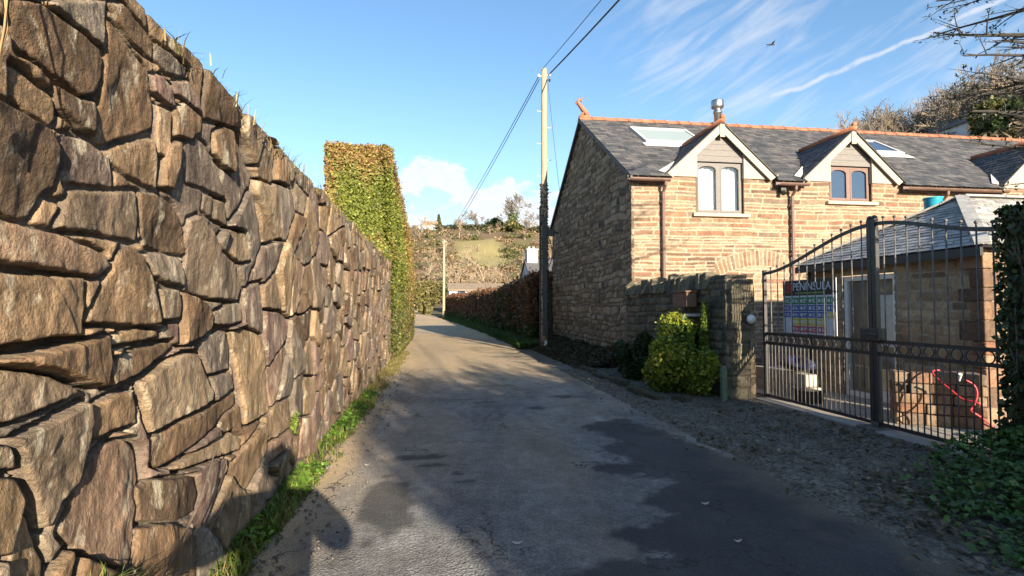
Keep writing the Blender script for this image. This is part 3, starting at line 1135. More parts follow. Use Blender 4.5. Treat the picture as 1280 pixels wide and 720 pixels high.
# ------------------------------------------------------------------ slates
def slates(mb, A, B, C, D, course=.2, width=.26, r=rnd, lift=.014, th=.007, closed=True):
    """slated plane; A,B eave left/right, C,D top right/left; normal (B-A)x(D-A)"""
    A, B, C, D = [Vector(q) for q in (A, B, C, D)]
    nrm = (B - A).cross(D - A)
    if nrm.length < 1e-6:
        nrm = (C - D).cross(A - D) * -1
    nrm.normalize()
    L = max((D - A).length, (C - B).length)
    n = max(2, round(L / course))
    for i in range(n):
        t0, t1 = i / n, (i + 1.35) / n
        t1 = min(t1, 1)
        l0, l1 = A.lerp(D, t0), A.lerp(D, t1)
        r0, r1 = B.lerp(C, t0), B.lerp(C, t1)
        W = max((r0 - l0).length, (r1 - l1).length)
        m = max(1, round(W / width))
        off = (i % 2) * .5
        cuts = [0] + [(k + off + r.uniform(-.06, .06)) / m for k in range(1 - (1 if off else 0), m)] + [1]
        cuts = sorted(q for q in set(cuts) if 0 <= q <= 1)
        for k in range(len(cuts) - 1):
            a, b = cuts[k], cuts[k + 1]
            if b - a < 1e-4:
                continue
            g = .003 / max(W, .3)
            a2, b2 = a + g, b - g
            if b2 <= a2:
                continue
            dz = lift + r.uniform(-.004, .005)
            dz2 = dz + r.uniform(-.004, .004)
            sag = r.uniform(-.008, .008) * course
            up = (l1 - l0).normalized() if (l1 - l0).length > 1e-6 else Vector((0, 0, 0))
            p = [l0.lerp(r0, a2) + nrm * dz + up * sag, l0.lerp(r0, b2) + nrm * dz2 + up * sag, l1.lerp(r1, b2) + nrm * .001, l1.lerp(r1, a2) + nrm * .001]
            q = [p[0] - nrm * th, p[1] - nrm * th]
            mb.tone = r.random() if r.random() > .15 else r.choice((0, 1))
            mb.add(p + q, [(0, 1, 2, 3), (1, 0, 4, 5)])
    mb.tone = .5


# ------------------------------------------------------------------ the long stone house
GU, FV, EZ, RV, RZ, BV, XR = 4.95, 13.2, 5.0, 17.9, 8.02, 22.6, 23.0
SL = (RZ - EZ) / (RV - FV)
house = empty('stone_house', (GU, FV, 0), 'long tan stone house with slate roof, terracotta ridge and dormer windows beside the lane', 'house')
D1, D2, D3 = 7.38, 11.17, 17.3
dorm = [(D1, 1.46, 6.32, 1.30, 3.98), (D2, 1.44, 6.30, 1.24, 4.40), (D3, 1.46, 6.32, 1.30, 4.2)]


def front_mask(x, z):
    k = np.ones(x.shape, bool)
    for cx, hw, pk, ww, sz in dorm:
        k &= ~((np.abs(x - cx) < ww / 2 + .02) & (z > sz - .06))
        k &= ~((np.abs(x - cx) < hw + .02) & (z > EZ - .08))
    return k


masonry('front_wall', (0, FV, 0), (1, 0, 0), (0, -1, 0), GU, XR, -.1, 4.93, .024, M['facade'], 501, house, front_mask, .022, .016, .026,
        (.055, .165), (.2, .7), .045, [(7.2, 9.7, 2.62, 3.05, .12)], .06)


def gable_mask(y, z):
    top = np.where(y < RV, EZ + (y - FV) * SL, EZ + (BV - y) * SL)
    return z < top - .02


# gable axis runs back along +Y
masonry('gable_wall', (GU, 0, 0), (0, 1, 0), (-1, 0, 0), FV, BV, -.1, RZ, .028, M['gable'], 503, house, gable_mask, .05, .03, .022,
        (.07, .24), (.16, .6), .13, None, .16)
b = MB()
b.prism([(GU + .035, FV + .5, -.1), (GU + .035, BV, -.1), (GU + .035, BV, EZ - .05), (GU + .035, RV, RZ - .12), (GU + .035, FV + .5, EZ - .05)], (XR - GU - .1, 0, 0))
b.build('house_core', M['dark'], house)
b = MB()
b.box(GU + .03, XR - .05, BV - .05, BV + .02, -.1, EZ - .1)
b.box(XR - .06, XR, FV, BV, -.1, EZ - .1)
b.build('rear_wall', M['gable'], house)
# front roof, lapped slates. dormers break through it
b = MB()
OV = .22
A = (GU - .10, FV - OV, EZ - OV * SL)
B_ = (XR + .1, FV - OV, EZ - OV * SL)
C_ = (XR + .1, RV, RZ)
D_ = (GU - .10, RV, RZ)
slates(b, A, B_, C_, D_, .21, .27)
# drop slates which fall inside a dormer
keepf, keepm = [], []
for f in b.f:
    c = sum((Vector(b.v[i]) for i in f), Vector()) / len(f)
    ok = True
    for cx, hw, pk, ww, sz in dorm:
        zz = pk - abs(c.x - cx) * (pk - EZ) / hw
        if c.z < zz - .05 and abs(c.x - cx) < hw:
            ok = False
    if ok:
        keepf.append(f)
b.f = keepf
b.m = [0] * len(keepf)
roof = b.build('roof', M['slate'], house, tone=True)
b = MB()
up = .03
b.prism([(GU - .06, BV + .15, EZ - .15 * SL), (GU - .06, RV, RZ - .01), (GU - .06, RV, RZ - .12), (GU - .06, BV + .15, EZ - .15 * SL - .12)], (XR - GU + .1, 0, 0))
b.build('rear_roof', M['slate'], house)
# verge: dark edge boards on the gable rake
b = MB()
for s in (1, -1):
    y0 = FV - OV if s > 0 else BV + .2
    b.prism([(GU - .1, y0, EZ - OV * SL - .01), (GU - .1, RV, RZ - .012), (GU - .1, RV, RZ - .13), (GU - .1, y0, EZ - OV * SL - .11)], (.06, 0, 0))
b.build('verge_board', M['black_bargeboard'], house)
# ridge tiles
b = MB()
x = GU - .1
k = 0
while x < XR:
    L = .45
    dz = rnd.uniform(-.008, .008)
    b.tone = rnd.random()
    pr = [(-.17, -.10), (-.09, -.01), (0, .055), (.09, -.01), (.17, -.10), (.15, -.115), (0, .02), (-.15, -.115)]
    b.prism([(x + .006, RV + q[0], RZ + .03 + q[1] + dz) for q in pr], (L - .012, 0, 0))
    b.tube([(x + L - .05, RV - .18, RZ - .075 + dz), (x + L - .05, RV, RZ + .095 + dz), (x + L - .05, RV + .18, RZ - .075 + dz)], .022, 6)
    x += L
    k += 1
b.build('ridge_tiles', M['terracotta'], house, bevel=.006)
# curled terracotta finial on the gable end of the ridge
b = MB()
fx = GU - .02
b.box(fx - .08, fx + .5, RV - .12, RV + .12, RZ + .0, RZ + .14)
pt = [(fx + .42, RV, RZ + .1), (fx + .3, RV, RZ + .28), (fx + .14, RV, RZ + .45), (fx + .03, RV, RZ + .6), (fx - .10, RV, RZ + .74), (fx - .18, RV, RZ + .86), (fx - .10, RV, RZ + .98), (fx + .04, RV, RZ + .96), (fx + .06, RV, RZ + .87)]
b.tube(pt, [.10, .13, .13, .12, .10, .085, .075, .06, .03], 9)
b.tube([(fx - .17, RV, RZ + .84), (fx - .27, RV, RZ + .80), (fx - .25, RV, RZ + .72)], [.05, .045, .02], 7)
b.tube([(fx + .0, RV, RZ + 1.0), (fx + .12, RV, RZ + 1.08), (fx + .2, RV, RZ + 1.06)], [.05, .035, .012], 6)
b.tube([(fx + .2, RV, RZ + .4), (fx + .1, RV, RZ + .25), (fx + .02, RV, RZ + .1)], [.08, .07, .06], 7)
b.v = [((p[0] - fx) * .62 + fx, (p[1] - RV) * .8 + RV, (p[2] - RZ) * .66 + RZ) for p in b.v]
b.build('finial', M['terracotta'], house, smooth=True)
# flue
b = MB()
fc_ = (9.8, RV - .25, RZ - .3)
b.lathe(fc_, [(.12, 0), (.12, .62), (.15, .64), (.15, .70), (.12, .72), (.12, .80), (.20, .83), (.21, .87), (.21, 1.06), (.20, 1.09), (.10, 1.10), (.01, 1.09)], 20)
for k in range(0):
    a = k * math.pi / 2 + .4
    b.box(fc_[0] + .15 * math.cos(a) - .012, fc_[0] + .15 * math.cos(a) + .012, fc_[1] + .15 * math.sin(a) - .012, fc_[1] + .15 * math.sin(a) + .012, fc_[2] + .6, fc_[2] + .8)
b.build('flue', M['steel'], house, smooth=True)


def roofpt(x, v, dz=0):
    n = Vector((0, -SL, 1)).normalized()
    return Vector((x, v, EZ + (v - FV) * SL)) + n * dz


def skylight(x0, x1, v0, v1, glassmat):
    b = MB()
    w_ = .09
    for (a0, a1, c0, c1) in ((x0, x1, v0, v0 + .13), (x0, x1, v1 - .1, v1), (x0, x0 + w_, v0 + .131, v1 - .101), (x1 - w_, x1, v0 + .131, v1 - .101)):
        q = [roofpt(a0, c0, .0), roofpt(a1, c0, .0), roofpt(a1, c1, .0), roofpt(a0, c1, .0)]
        b.prism(q, Vector((0, -SL, 1)).normalized() * .085)
    for (a0, a1, c0, c1) in ((x0 - .12, x1 + .12, v0 - .28, v0 - .01),):
        q = [roofpt(a0, c0, .018), roofpt(a1, c0, .018), roofpt(a1, c1, .022), roofpt(a0, c1, .022)]
        b.prism(q, Vector((0, -SL, 1)).normalized() * .006)
    f = b.build('skylight', M['lead'], house, bevel=.008)
    b = MB()
    q = [roofpt(x0 + w_, v0 + .13, .045), roofpt(x1 - w_, v0 + .13, .045), roofpt(x1 - w_, v1 - .1, .045), roofpt(x0 + w_, v1 - .1, .045)]
    b.prism(q, Vector((0, -SL, 1)).normalized() * .012)
    b.build('pane', glassmat, f)


g = NT('blind_glass')
M['blind_glass'] = g.done((.28, .33, .31), .12, 0, .5)
skylight(6.30, 8.25, 15.55, 16.95, M['blind_glass'])
skylight(13.55, 15.05, 15.5, 16.75, M['sky_glass'])


def dormer(cx, hw, pk, ww, sz, wood, glass, curtain):
    y = FV - .03
    b = MB()
    zt = lambda x: pk - .05 - abs(x - cx) * (pk - EZ) / hw
    ws = ww / 2
    zb = EZ - .08
    zn = zt(cx + ws) - .02
    b.prism([(cx - hw, y, zb), (cx - ws, y, zb), (cx - ws, y, zn), (cx, y, pk - .16), (cx + ws, y, zn), (cx + ws, y, zb), (cx + hw, y, zb), (cx + hw, y, zt(cx + hw)), (cx, y, pk - .05), (cx - hw, y, zt(cx - hw))], (0, .2, 0))
    d_ = b.build('dormer', M['cream'], house, bevel=.006)
    # boards above the window
    b = MB()
    z0 = sz + (1.37 if sz < 4.1 else .98)
    zz = z0
    while zz < pk - .12:
        z1 = min(zz + .155, pk - .09)
        h0 = min(ws, (pk - .05 - zz) * hw / (pk - EZ))
        h1 = min(ws, (pk - .05 - z1) * hw / (pk - EZ))
        q = [(cx - h0, y + .055, zz), (cx + h0, y + .055, zz), (cx + h1, y + .055, z1 - .006), (cx - h1, y + .055, z1 - .006)]
        b.prism(q, (0, .05, 0))
        zz += .155
    b.build('gable_boards', M['timber_grey'], d_)
    # bargeboards
    b = MB()
    for s in (-1, 1):
        p0 = Vector((cx + s * (hw + .06), FV - .13, EZ - .02))
        p1 = Vector((cx + s * .001, FV - .13, pk + .03))
        dn = Vector((0, 0, -.215))
        b.prism([p0, p1, p1 + dn * 1.15, p0 + dn * .55 - Vector((s * .16, 0, 0))], (0, .045, 0))
    b.box(cx - .07, cx + .07, FV - .155, FV - .131, pk - .36, pk - .02)
    b.build('bargeboard', M['cream'], d_, bevel=.006)
    # roof of the dormer
    b = MB()
    rb = FV + (pk - EZ) / SL
    for s in (-1, 1):
        e = (cx + s * (hw + .1), FV - .17, EZ - .05)
        e2 = (cx + s * (hw + .0), FV + .05, EZ + .02)
        r0 = (cx, FV - .17, pk + .05)
        r1 = (cx, rb + .05, pk + .05)
        if s < 0:
            slates(b, e2, e, r0, r1, .2, .26)
        else:
            slates(b, e, e2, r1, r0, .2, .26)
    b.mi = 1
    for s in (-1, 1):
        e = Vector((cx + s * (hw + .1), FV - .17, EZ - .05))
        e2 = Vector((cx + s * hw, FV + .05, EZ + .02))
        r0 = Vector((cx, FV - .17, pk + .05))
        r1 = Vector((cx, rb + .05, pk + .05))
        dn = Vector((0, 0, -.035))
        b.add([e + dn, e2 + dn, r1 + dn, r0 + dn, e, r0], [(0, 1, 2, 3), (0, 3, 5, 4)])
    b.build('dormer_roof', [M['slate'], M['black_bargeboard']], d_, tone=True)
    for s in (-1, 1):
        b = MB()
        n = 6
        pl = [Vector((cx + s * (hw + .16), FV - .02, EZ + .03)).lerp(Vector((cx + s * .9, FV + .62, EZ + .47)), k / n) for k in range(n + 1)]
        for k in range(n):
            b.bar(pl[k], pl[k + 1], .16, .012 + .002 * (k % 2), (0, -SL, 1))
        b.build('flashing', M['lead'], d_)
    b = MB()
    b.tube([(cx, FV - .2, pk + .075), (cx, rb, pk + .075)], .075, 8)
    b.ball((cx, FV - .16, pk + .16), .075, 10)
    b.tube([(cx, FV - .16, pk + .1), (cx, FV - .16, pk + .24)], [.05, .02], 8)
    b.build('ridge_cap', M['terracotta'], d_, smooth=True)
    # window
    zt_ = z0 - .02
    yf = FV + .085
    b = MB()
    fw = .05
    b.box(cx - ws, cx + ws, yf, yf + .07, zt_ - fw, zt_)
    b.box(cx - ws, cx + ws, yf, yf + .07, sz, sz + fw)
    for xx in (cx - ws, cx + ws - fw):
        b.box(xx, xx + fw, yf, yf + .07, sz + fw, zt_ - fw)
    b.box(cx - .04, cx + .04, yf - .006, yf + .07, sz + fw, zt_ - fw)
    for s in (-1, 1):                                          # casements with arched heads
        x0, x1 = (cx - ws + fw, cx - .04) if s < 0 else (cx + .04, cx + ws - fw)
        cw = .042
        b.box(x0, x0 + cw, yf - .012, yf + .045, sz + fw, zt_ - fw)
        b.box(x1 - cw, x1, yf - .012, yf + .045, sz + fw, zt_ - fw)
        b.box(x0 + cw, x1 - cw, yf - .012, yf + .045, sz + fw, sz + fw + .06)
        xm, hwid = (x0 + x1) / 2, (x1 - x0) / 2 - cw
        topz = zt_ - fw
        ns_ = 8
        arch = [(xm - hwid + 2 * hwid * k / ns_, topz - .12 + .085 * math.sqrt(max(0, 1 - (2 * k / ns_ - 1) ** 2))) for k in range(ns_ + 1)]
        for k in range(ns_):
            (xa, za), (xb, zb2) = arch[k], arch[k + 1]
            b.prism([(xa, yf - .012, za), (xb, yf - .012, zb2), (xb, yf - .012, topz), (xa, yf - .012, topz)], (0, .057, 0))
    b.build('window_frame', wood, d_, bevel=.004)
    b = MB()
    b.box(cx - ws + .03, cx + ws - .03, yf + .03, yf + .036, sz + .03, zt_ - .03)
    b.build('pane', glass, d_)
    if curtain:
        xs_ = np.linspace(cx - ws + .05, cx + ws - .05, 60)
        V, F = [], []
        for i, xx in enumerate(xs_):
            f = (xx - cx) / ws
            yy = yf + .10 + .018 * math.sin(xx * 42) + .05 * abs(f)
            V += [(xx, yy, sz + .04), (xx, yy + .01, zt_ - .04)]
        F = [(2 * i, 2 * i + 2, 2 * i + 3, 2 * i + 1) for i in range(len(xs_) - 1) if abs((xs_[i] - cx) / ws) > .02]
        np_mesh('curtain', np.array(V), F, M['cloth'], d_, smooth=True)
    b = MB()
    b.box(cx - ws - .13, cx + ws + .14, FV - .085, FV + .12, sz - .09, sz - .003)
    b.build('sill', M['stone_sill'], d_, bevel=.008)
    for s in (-1, 1):                                          # masonry reveals
        b = MB()
        b.box(min(cx + s * (ws + .002), cx + s * (ws + .03)), max(cx + s * (ws + .002), cx + s * (ws + .03)), FV + .012, FV + .2, sz, EZ - .09)
        b.build('reveal', M['facade'], d_)
    return d_


dd1 = dormer(*dorm[0], M['timber_grey'], M['glass'], True)
dd2 = dormer(*dorm[1], M['timber_brown'], M['dark_glass'], False)
dd3 = dormer(*dorm[2], M['timber_brown'], M['dark_glass'], False)
# gutters between dormers, with downpipes
def gutter(x0, x1):
    b = MB()
    n = 9
    yc, zc, rr = FV - OV - .04, EZ - OV * SL - .075, .072
    pf = [(yc + rr * math.cos(math.pi + math.pi * k / n), zc + rr * math.sin(math.pi + math.pi * k / n)) for k in range(n + 1)]
    pf += [(yc + (rr - .012) * math.cos(2 * math.pi - math.pi * k / n), zc + (rr - .012) * math.sin(2 * math.pi - math.pi * k / n)) for k in range(n + 1)]
    b.prism([(x0, p[0], p[1]) for p in pf], (x1 - x0, 0, 0))
    b.box(x0, x1, FV - .12, FV - .095, EZ - .30, EZ - .12)
    b.build('gutter', M['gutter'], house)


gutter(GU - .13, D1 - 1.50)
gutter(D1 + 1.50, D2 - 1.46)
gutter(D2 + 1.48, D3 - 1.5)
gutter(D3 + 1.5, XR)
for xp, z0 in ((5.77, 1.8), (9.36, .1), (13.9, .1)):
    b = MB()
    b.tube([(xp, FV - OV - .03, EZ - .27), (xp, FV - OV - .03, EZ - .36), (xp, FV - .09, EZ - .52), (xp, FV - .09, .05)], .042, 10)
    for zz in (4.2, 2.9, 1.5):
        b.tube([(xp, FV - .09, zz), (xp, FV - .09, zz + .06)], .052, 10)
        b.box(xp - .07, xp + .07, FV - .06, FV + .01, zz + .01, zz + .05)
    b.build('downpipe', M['timber_brown'], house, smooth=False)
b = MB()
b.box(9.0, 9.14, FV - .16, FV - .02, 4.60, 4.72)
b.tube([(9.07, FV - .1, 4.62), (9.07, FV - .17, 4.52)], [.05, .07], 8)
b.build('floodlight', M['bin'], house)

# ------------------------------------------------------------------ front garden wall with upright coping, and the gate pillar
gwall = empty('garden_wall', (4.75, 9, 0), 'mossy rubble garden wall with jagged upright coping between house corner and gate', 'wall')
masonry('wall_face', (4.75, 0, 0), (0, 1, 0), (-1, 0, 0), 8.92, 13.12, -.1, 1.86, .022, M['old'], 511, gwall, None, .05, .035, .02, (.08, .2), (.16, .5), .05, None, .15)
b = MB()
b.box(4.79, 5.12, 8.92, 13.12, -.1, 1.85)
b.build('wall_core', M['old'], gwall, tone=True)
b = MB()
y = 8.95
while y < 13.1:
    t = rnd.uniform(.06, .16)
    hgt = rnd.uniform(.16, .36)
    b.tone = rnd.random()
    l = rnd.uniform(-.08, .08)
    x0, x1 = 4.70 + rnd.uniform(-.04, .04), 5.16 + rnd.uniform(-.04, .04)
    b.prism([(x0, y, 1.84), (x1, y, 1.84), (x1 - .04, y + l, 1.86 + hgt * rnd.uniform(.6, 1)), ((x0 + x1) / 2, y + l, 1.86 + hgt), (x0 + .05, y + l, 1.86 + hgt * rnd.uniform(.5, .95))], (rnd.uniform(-.02, .02), t, rnd.uniform(-.03, .03)))
    y += t + .008
b.build('coping', M['old'], gwall, bevel=.012, tone=True)
pil = empty('gate_pillar', (5.0, 8.6, 0), 'square stone gate pillar at the left end of the iron gates', 'pillar')
px0, px1, py0, py1, pzt = 4.74, 5.24, 8.36, 8.9, 2.0
masonry('front_face', (0, py0, 0), (1, 0, 0), (0, -1, 0), px0, px1, -.1, pzt, .02, M['old'], 521, pil, None, .03, .02, .018, (.09, .24), (.2, .45), .02)
masonry('lane_face', (px0, 0, 0), (0, 1, 0), (-1, 0, 0), py0, py1, -.1, pzt, .02, M['old'], 523, pil, None, .03, .02, .018, (.09, .24), (.2, .45), .02)
masonry('gate_face', (px1, 0, 0), (0, 1, 0), (1, 0, 0), py0, py1, -.1, pzt, .03, M['out'], 525, pil, None, .03, .02, .018, (.09, .24), (.2, .45), .02)
b = MB()
b.box(px0 + .03, px1 - .03, py0 + .03, py1 - .01, -.1, pzt - .01)
b.build('pillar_core', M['old'], pil)
b = MB()
b.prism([(px0 - .0, py0 + .01, pzt), (px1 - .12, py0 - .0, pzt), (px1 - .1, py1, pzt + .0), (px0 + .02, py1 + .02, pzt + .0)], (.03, .02, .07))
b.build('cap_stone', M['old'], pil, bevel=.02)
# round white lamp
la = empty('bulkhead_lamp', (5.17, py0, 1.33), 'small round white lamp fixed to the face of the gate pillar', 'lamp')
b = MB()
b.tube([(5.14, py0 - .02, 1.33), (5.14, py0 - .06, 1.33)], .075, 18)
b.build('lamp_base', M['bin'], la)
b = MB()
b.tube([(5.14, py0 - .06, 1.33), (5.14, py0 - .09, 1.33), (5.14, py0 - .12, 1.33)], [.078, .07, .03], 18)
b.build('lamp_shade', M['white_plastic'], la, smooth=True)
# marker post
b = MB()
b.box(4.52, 4.60, 8.10, 8.18, -.05, .56)
b.prism([(4.52, 8.10, .56), (4.60, 8.10, .56), (4.60, 8.18, .56), (4.52, 8.18, .56)], (0, .0, .03))
o = b.build('marker_post', M['green_post'], bevel=.008)
tag(o, 'short square post of faded green paint at the foot of the gate pillar', 'post')
# wooden box on the wall and slab ledge under it
bx = empty('wooden_box', (4.6, 9.6, 1.55), 'brown wooden box hung on the garden wall above the bright bush', 'box')
b = MB()
b.box(4.50, 4.70, 9.28, 9.86, 1.53, 1.80)
b.build('body', M['brown_wood'], bx, bevel=.01)
b = MB()
b.box(4.47, 4.70, 9.25, 9.89, 1.802, 1.83)
b.build('lid', M['brown_wood'], bx, bevel=.006)
b = MB()
b.prism([(4.42, 9.2, 1.36), (4.70, 9.15, 1.36), (4.70, 9.8, 1.36), (4.45, 9.72, 1.36)], (0, 0, .05))
o = b.build('stone_ledge', M['block'], bevel=.012)
tag(o, 'thin pale slab jutting from the garden wall below the wooden box', 'ledge')

# ------------------------------------------------------------------ iron gates
GX, GY0, GYM, GY1 = 5.38, 8.28, 6.03, 4.40


LOW = [2.08]


def gate_top(t):                      # 0 at the hinge, 1 at the meeting stile
    return LOW[0] + (2.55 - LOW[0]) * (t * t * (3 - 2 * t))


def gate_leaf(ya, yb, label, nup):
    t_ = empty('gate_leaf', (GX, ya, 0), label, 'gate', 'pair of black iron gates')
    s = 1 if yb > ya else -1
    L = abs(yb - ya)
    b = MB()
    nn_ = 28
    pts = [(GX, ya + (yb - ya) * k / nn_, gate_top(k / nn_)) for k in range(nn_ + 1)]
    for k in range(nn_):
        b.bar(pts[k], pts[k + 1], .045, .018, (1, 0, 0))
    for z in (1.10, .95, .10):
        b.bar((GX, ya, z), (GX, yb, z), .016, .042)
    b.bar((GX, ya, .06), (GX, ya, gate_top(0) + .05), .05, .05, (1, 0, 0))
    b.build('frame', M['iron'], t_)
    b = MB()
    st = .06
    b.box(GX - st / 2, GX + st / 2, min(yb, yb - s * st), max(yb, yb - s * st), .06, gate_top(1) + .06)
    b.ball((GX, yb - s * st / 2, gate_top(1) + .075), .036, 10)
    b.build('meeting_stile', M['iron'], t_)
    n = nup
    for k in range(1, n):
        y = ya + (yb - ya) * k / n
        b = MB()
        b.tube([(GX, y, .1), (GX, y, gate_top(k / n) + .055)], .0085, 7)
        b.ball((GX, y, gate_top(k / n) + .07), .019, 8)
        b.build('bar', M['iron_rust'], t_, smooth=True)
    for k in range(n):
        y = ya + (yb - ya) * (k + .5) / n
        b = MB()
        b.tube([(GX, y, .1), (GX, y, .95)], .0075, 7)
        b.build('dog_bar', M['iron_rust'], t_, smooth=True)
        b = MB()
        b.torus((GX, y, 1.025), (0, 1, 0), (0, 0, 1), .062, .008, 18, 6)
        b.build('ring', M['iron'], t_, smooth=True)
    return t_


gl_ = gate_leaf(GY0, GYM + .004, 'farther leaf of the black iron gates, carrying the colourful site board', 13)
LOW[0] = 2.27
gr_ = gate_leaf(GY1, GYM - .004, 'nearer leaf of the black iron gates, beside the ivy covered pillar', 10)
lk = empty('lock_box', (GX, GYM, 1.15), 'black box lock where the two iron gate leaves meet', 'lock')
b = MB()
b.box(GX - .07, GX + .055, GYM - .12, GYM + .16, 1.11, 1.26)
b.build('case', M['iron'], lk, bevel=.008)
b = MB()
b.tube([(GX - .07, GYM - .03, 1.19), (GX - .12, GYM - .03, 1.19), (GX - .12, GYM - .13, 1.19)], .012, 8)
b.build('handle', M['iron'], lk)
b = MB()
b.box(GX - .18, GX + .16, GYM - .16, GYM + .14, .02, .062)
b.box(GX - .05, GX + .05, GYM - .06, GYM + .05, .063, .12)
o = b.build('gate_stop', M['iron_rust'], bevel=.01)
tag(o, 'black iron stop plate on the ground below the meeting of the gates', 'gate stop')

# ---- site board on the farther leaf
def flat(name, col, rough=.5):
    m = NT(name)
    f = m.noise(9, 5)
    c = m.ramp(f, [(.3, tuple(q * .85 for q in col)), (.7, col)])
    return m.done(c, rough)


K = {k: flat('sign_' + k, c) for k, c in dict(black=(.02, .022, .02), white=(.62, .63, .68), green=(.02, .20, .085), blue=(.03, .085, .34), yellow=(.62, .50, .05), red=(.50, .05, .06), logo=(.42, .04, .025), lime=(.28, .36, .08)).items()}
SX_ = GX + .05
sy0, sy1, sz0, sz1 = 7.86, 6.72, 1.13, 1.93
board = empty('site_board', (SX_, 7.3, sz0), 'colourful site safety board under a black header hung on the farther gate leaf', 'sign')


def sp(a, b):                      # a 0..1 left to right as read from the lane, b 0..1 up
    return (sy0 + (sy1 - sy0) * a, sz0 + (sz1 - sz0) * b)


def plate(mb, a0, a1, b0, b1, off, th=.003):
    ya, za = sp(a0, b0)
    yb, zb = sp(a1, b1)
    mb.box(SX_ - off - th, SX_ - off, min(ya, yb), max(ya, yb), za, zb)


b = MB()
plate(b, 0, 1, 0, 1, 0, .008)
b.build('panel', K['white'], board)
b = MB()
plate(b, 0, 1, .71, 1, .009)
b.build('header', K['black'], board)
by = {k: MB() for k in ('green', 'blue', 'yellow', 'red', 'lime')}
ncol = 6
for i in range(ncol):
    a0, a1 = (i + .06) / ncol, (i + .94) / ncol
    plate(by['green'], a0, a1, .545, .675, .009)
    plate(by['blue'], a0, a1, .42, .53, .009)
    if i != 5:
        plate(by['blue'], a0, a1, .30, .405, .009)
    else:
        plate(by['yellow'], a0, a1, .30, .405, .009)
    if i in (1, 2, 3, 4):
        plate(by['yellow'], a0, a1, .155, .285, .009)
        plate(by['red'], a0, a1, .03, .14, .009)
for k in ('green', 'blue', 'yellow', 'red'):
    by[k].build(k + '_panels', K[k], board)
b = MB()
for i in range(ncol):
    for (r0, r1) in ((.545, .675), (.42, .53), (.30, .405), (.155, .285), (.03, .14)):
        if (i == 0 or i == 5) and r0 < .2:
            continue
        a0, a1 = (i + .06) / ncol, (i + .94) / ncol
        m_ = (r0 + r1) / 2
        # a round or triangular symbol and lines of small lettering beside it
        yc, zc = sp(a0 + .25 * (a1 - a0), m_)
        b.tube([(SX_ - .0125, yc, zc), (SX_ - .0145, yc, zc)], .026, 14)
        for q in (.3, .5, .7):
            plate(b, a0 + .52 * (a1 - a0), a0 + (.92 - .1 * ((i + int(q * 10)) % 3)) * (a1 - a0), r0 + (r1 - r0) * (q - .06), r0 + (r1 - r0) * (q + .06), .0125, .0015)
b.build('symbols', K['white'], board)


def lettering(txt, name, h, a, bb, mat, off, parent, width=None):
    cu = bpy.data.curves.new('lettering', 'FONT')
    cu.body = txt
    cu.size = 1
    cu.extrude = .004
    to = bpy.data.objects.new('lettering', cu)
    COL.objects.link(to)
    dg = bpy.context.evaluated_depsgraph_get()
    me = bpy.data.meshes.new_from_object(to.evaluated_get(dg))
    bpy.data.objects.remove(to)
    V = np.array([v.co[:] for v in me.vertices])
    F = [tuple(p.vertices) for p in me.polygons]
    bpy.data.meshes.remove(me)
    V[:, 0] -= V[:, 0].min()
    V[:, 1] -= V[:, 1].min()
    sx = width / V[:, 0].max() if width else h / V[:, 1].max()
    sy_ = h / V[:, 1].max()
    y0, z0 = sp(a, bb)
    W = np.stack([np.full(len(V), SX_ - off) - V[:, 2] * .3, y0 - V[:, 0] * sx, z0 + V[:, 1] * sy_], 1)
    return np_mesh(name, W, F, mat, parent)


lettering('PENINSULA', 'lettering', .115, .22, .805, K['white'], .0145, board, width=.80)
b = MB()
plate(b, .26, .80, .745, .765, .0125, .0015)
b.build('strapline', K['lime'], board)
b = MB()
yc, zc = sp(.11, .86)
b.tube([(SX_ - .0125, yc, zc), (SX_ - .0150, yc, zc)], .085, 28)
o1 = b.build('logo', K['logo'], board)
b = MB()
b.torus((SX_ - .0155, yc, zc), (0, 1, 0), (0, 0, 1), .05, .008, 20, 5)
b.build('logo_ring', K['black'], o1)

# ------------------------------------------------------------------ outbuilding behind the gates
ob = empty('outbuilding', (6.95, 5.9, 0), 'low stone outbuilding with a hipped pale slate roof behind the iron gates', 'outbuilding')
OU, OA, OB, OE = 6.98, 6.06, 9.3, 2.28
OR = 15.0


def ob_mask(y, z):
    return ~((y > 7.42) & (y < 8.52) & (z < 2.06))


masonry('lane_wall', (OU, 0, 0), (0, 1, 0), (-1, 0, 0), OA, OB, -.1, OE, .018, M['out'], 541, ob, ob_mask, .022, .016, .018, (.07, .19), (.2, .6), .02, None, .06)
masonry('end_wall', (0, OA, 0), (1, 0, 0), (0, -1, 0), OU, OR, -.1, OE, .03, M['facade'], 543, ob, None, .022, .016, .018, (.09, .22), (.2, .5), .02, None, .06)
b = MB()
b.box(OU + .5, OR, OA + .03, OB, -.1, 2.05)
b.box(OU + .03, OU + .49, OA + .03, 7.40, -.1, 2.05)
b.box(OU + .03, OU + .49, 8.54, OB, -.1, 2.05)
b.build('outbuilding_core', M['dark'], ob)
b = MB()
y = 0
z = .02
k = 0
while z < 2.2:
    hq = rnd.uniform(.16, .3)
    lx, ly = (.14, .32) if k % 2 else (.30, .16)
    b.tone = rnd.random()
    b.box(OU - .035, OU + lx, OA - .035, OA + ly, z, z + hq - .012)
    z += hq
    k += 1
b.build('quoins', M['facade'], ob, bevel=.012, tone=True)
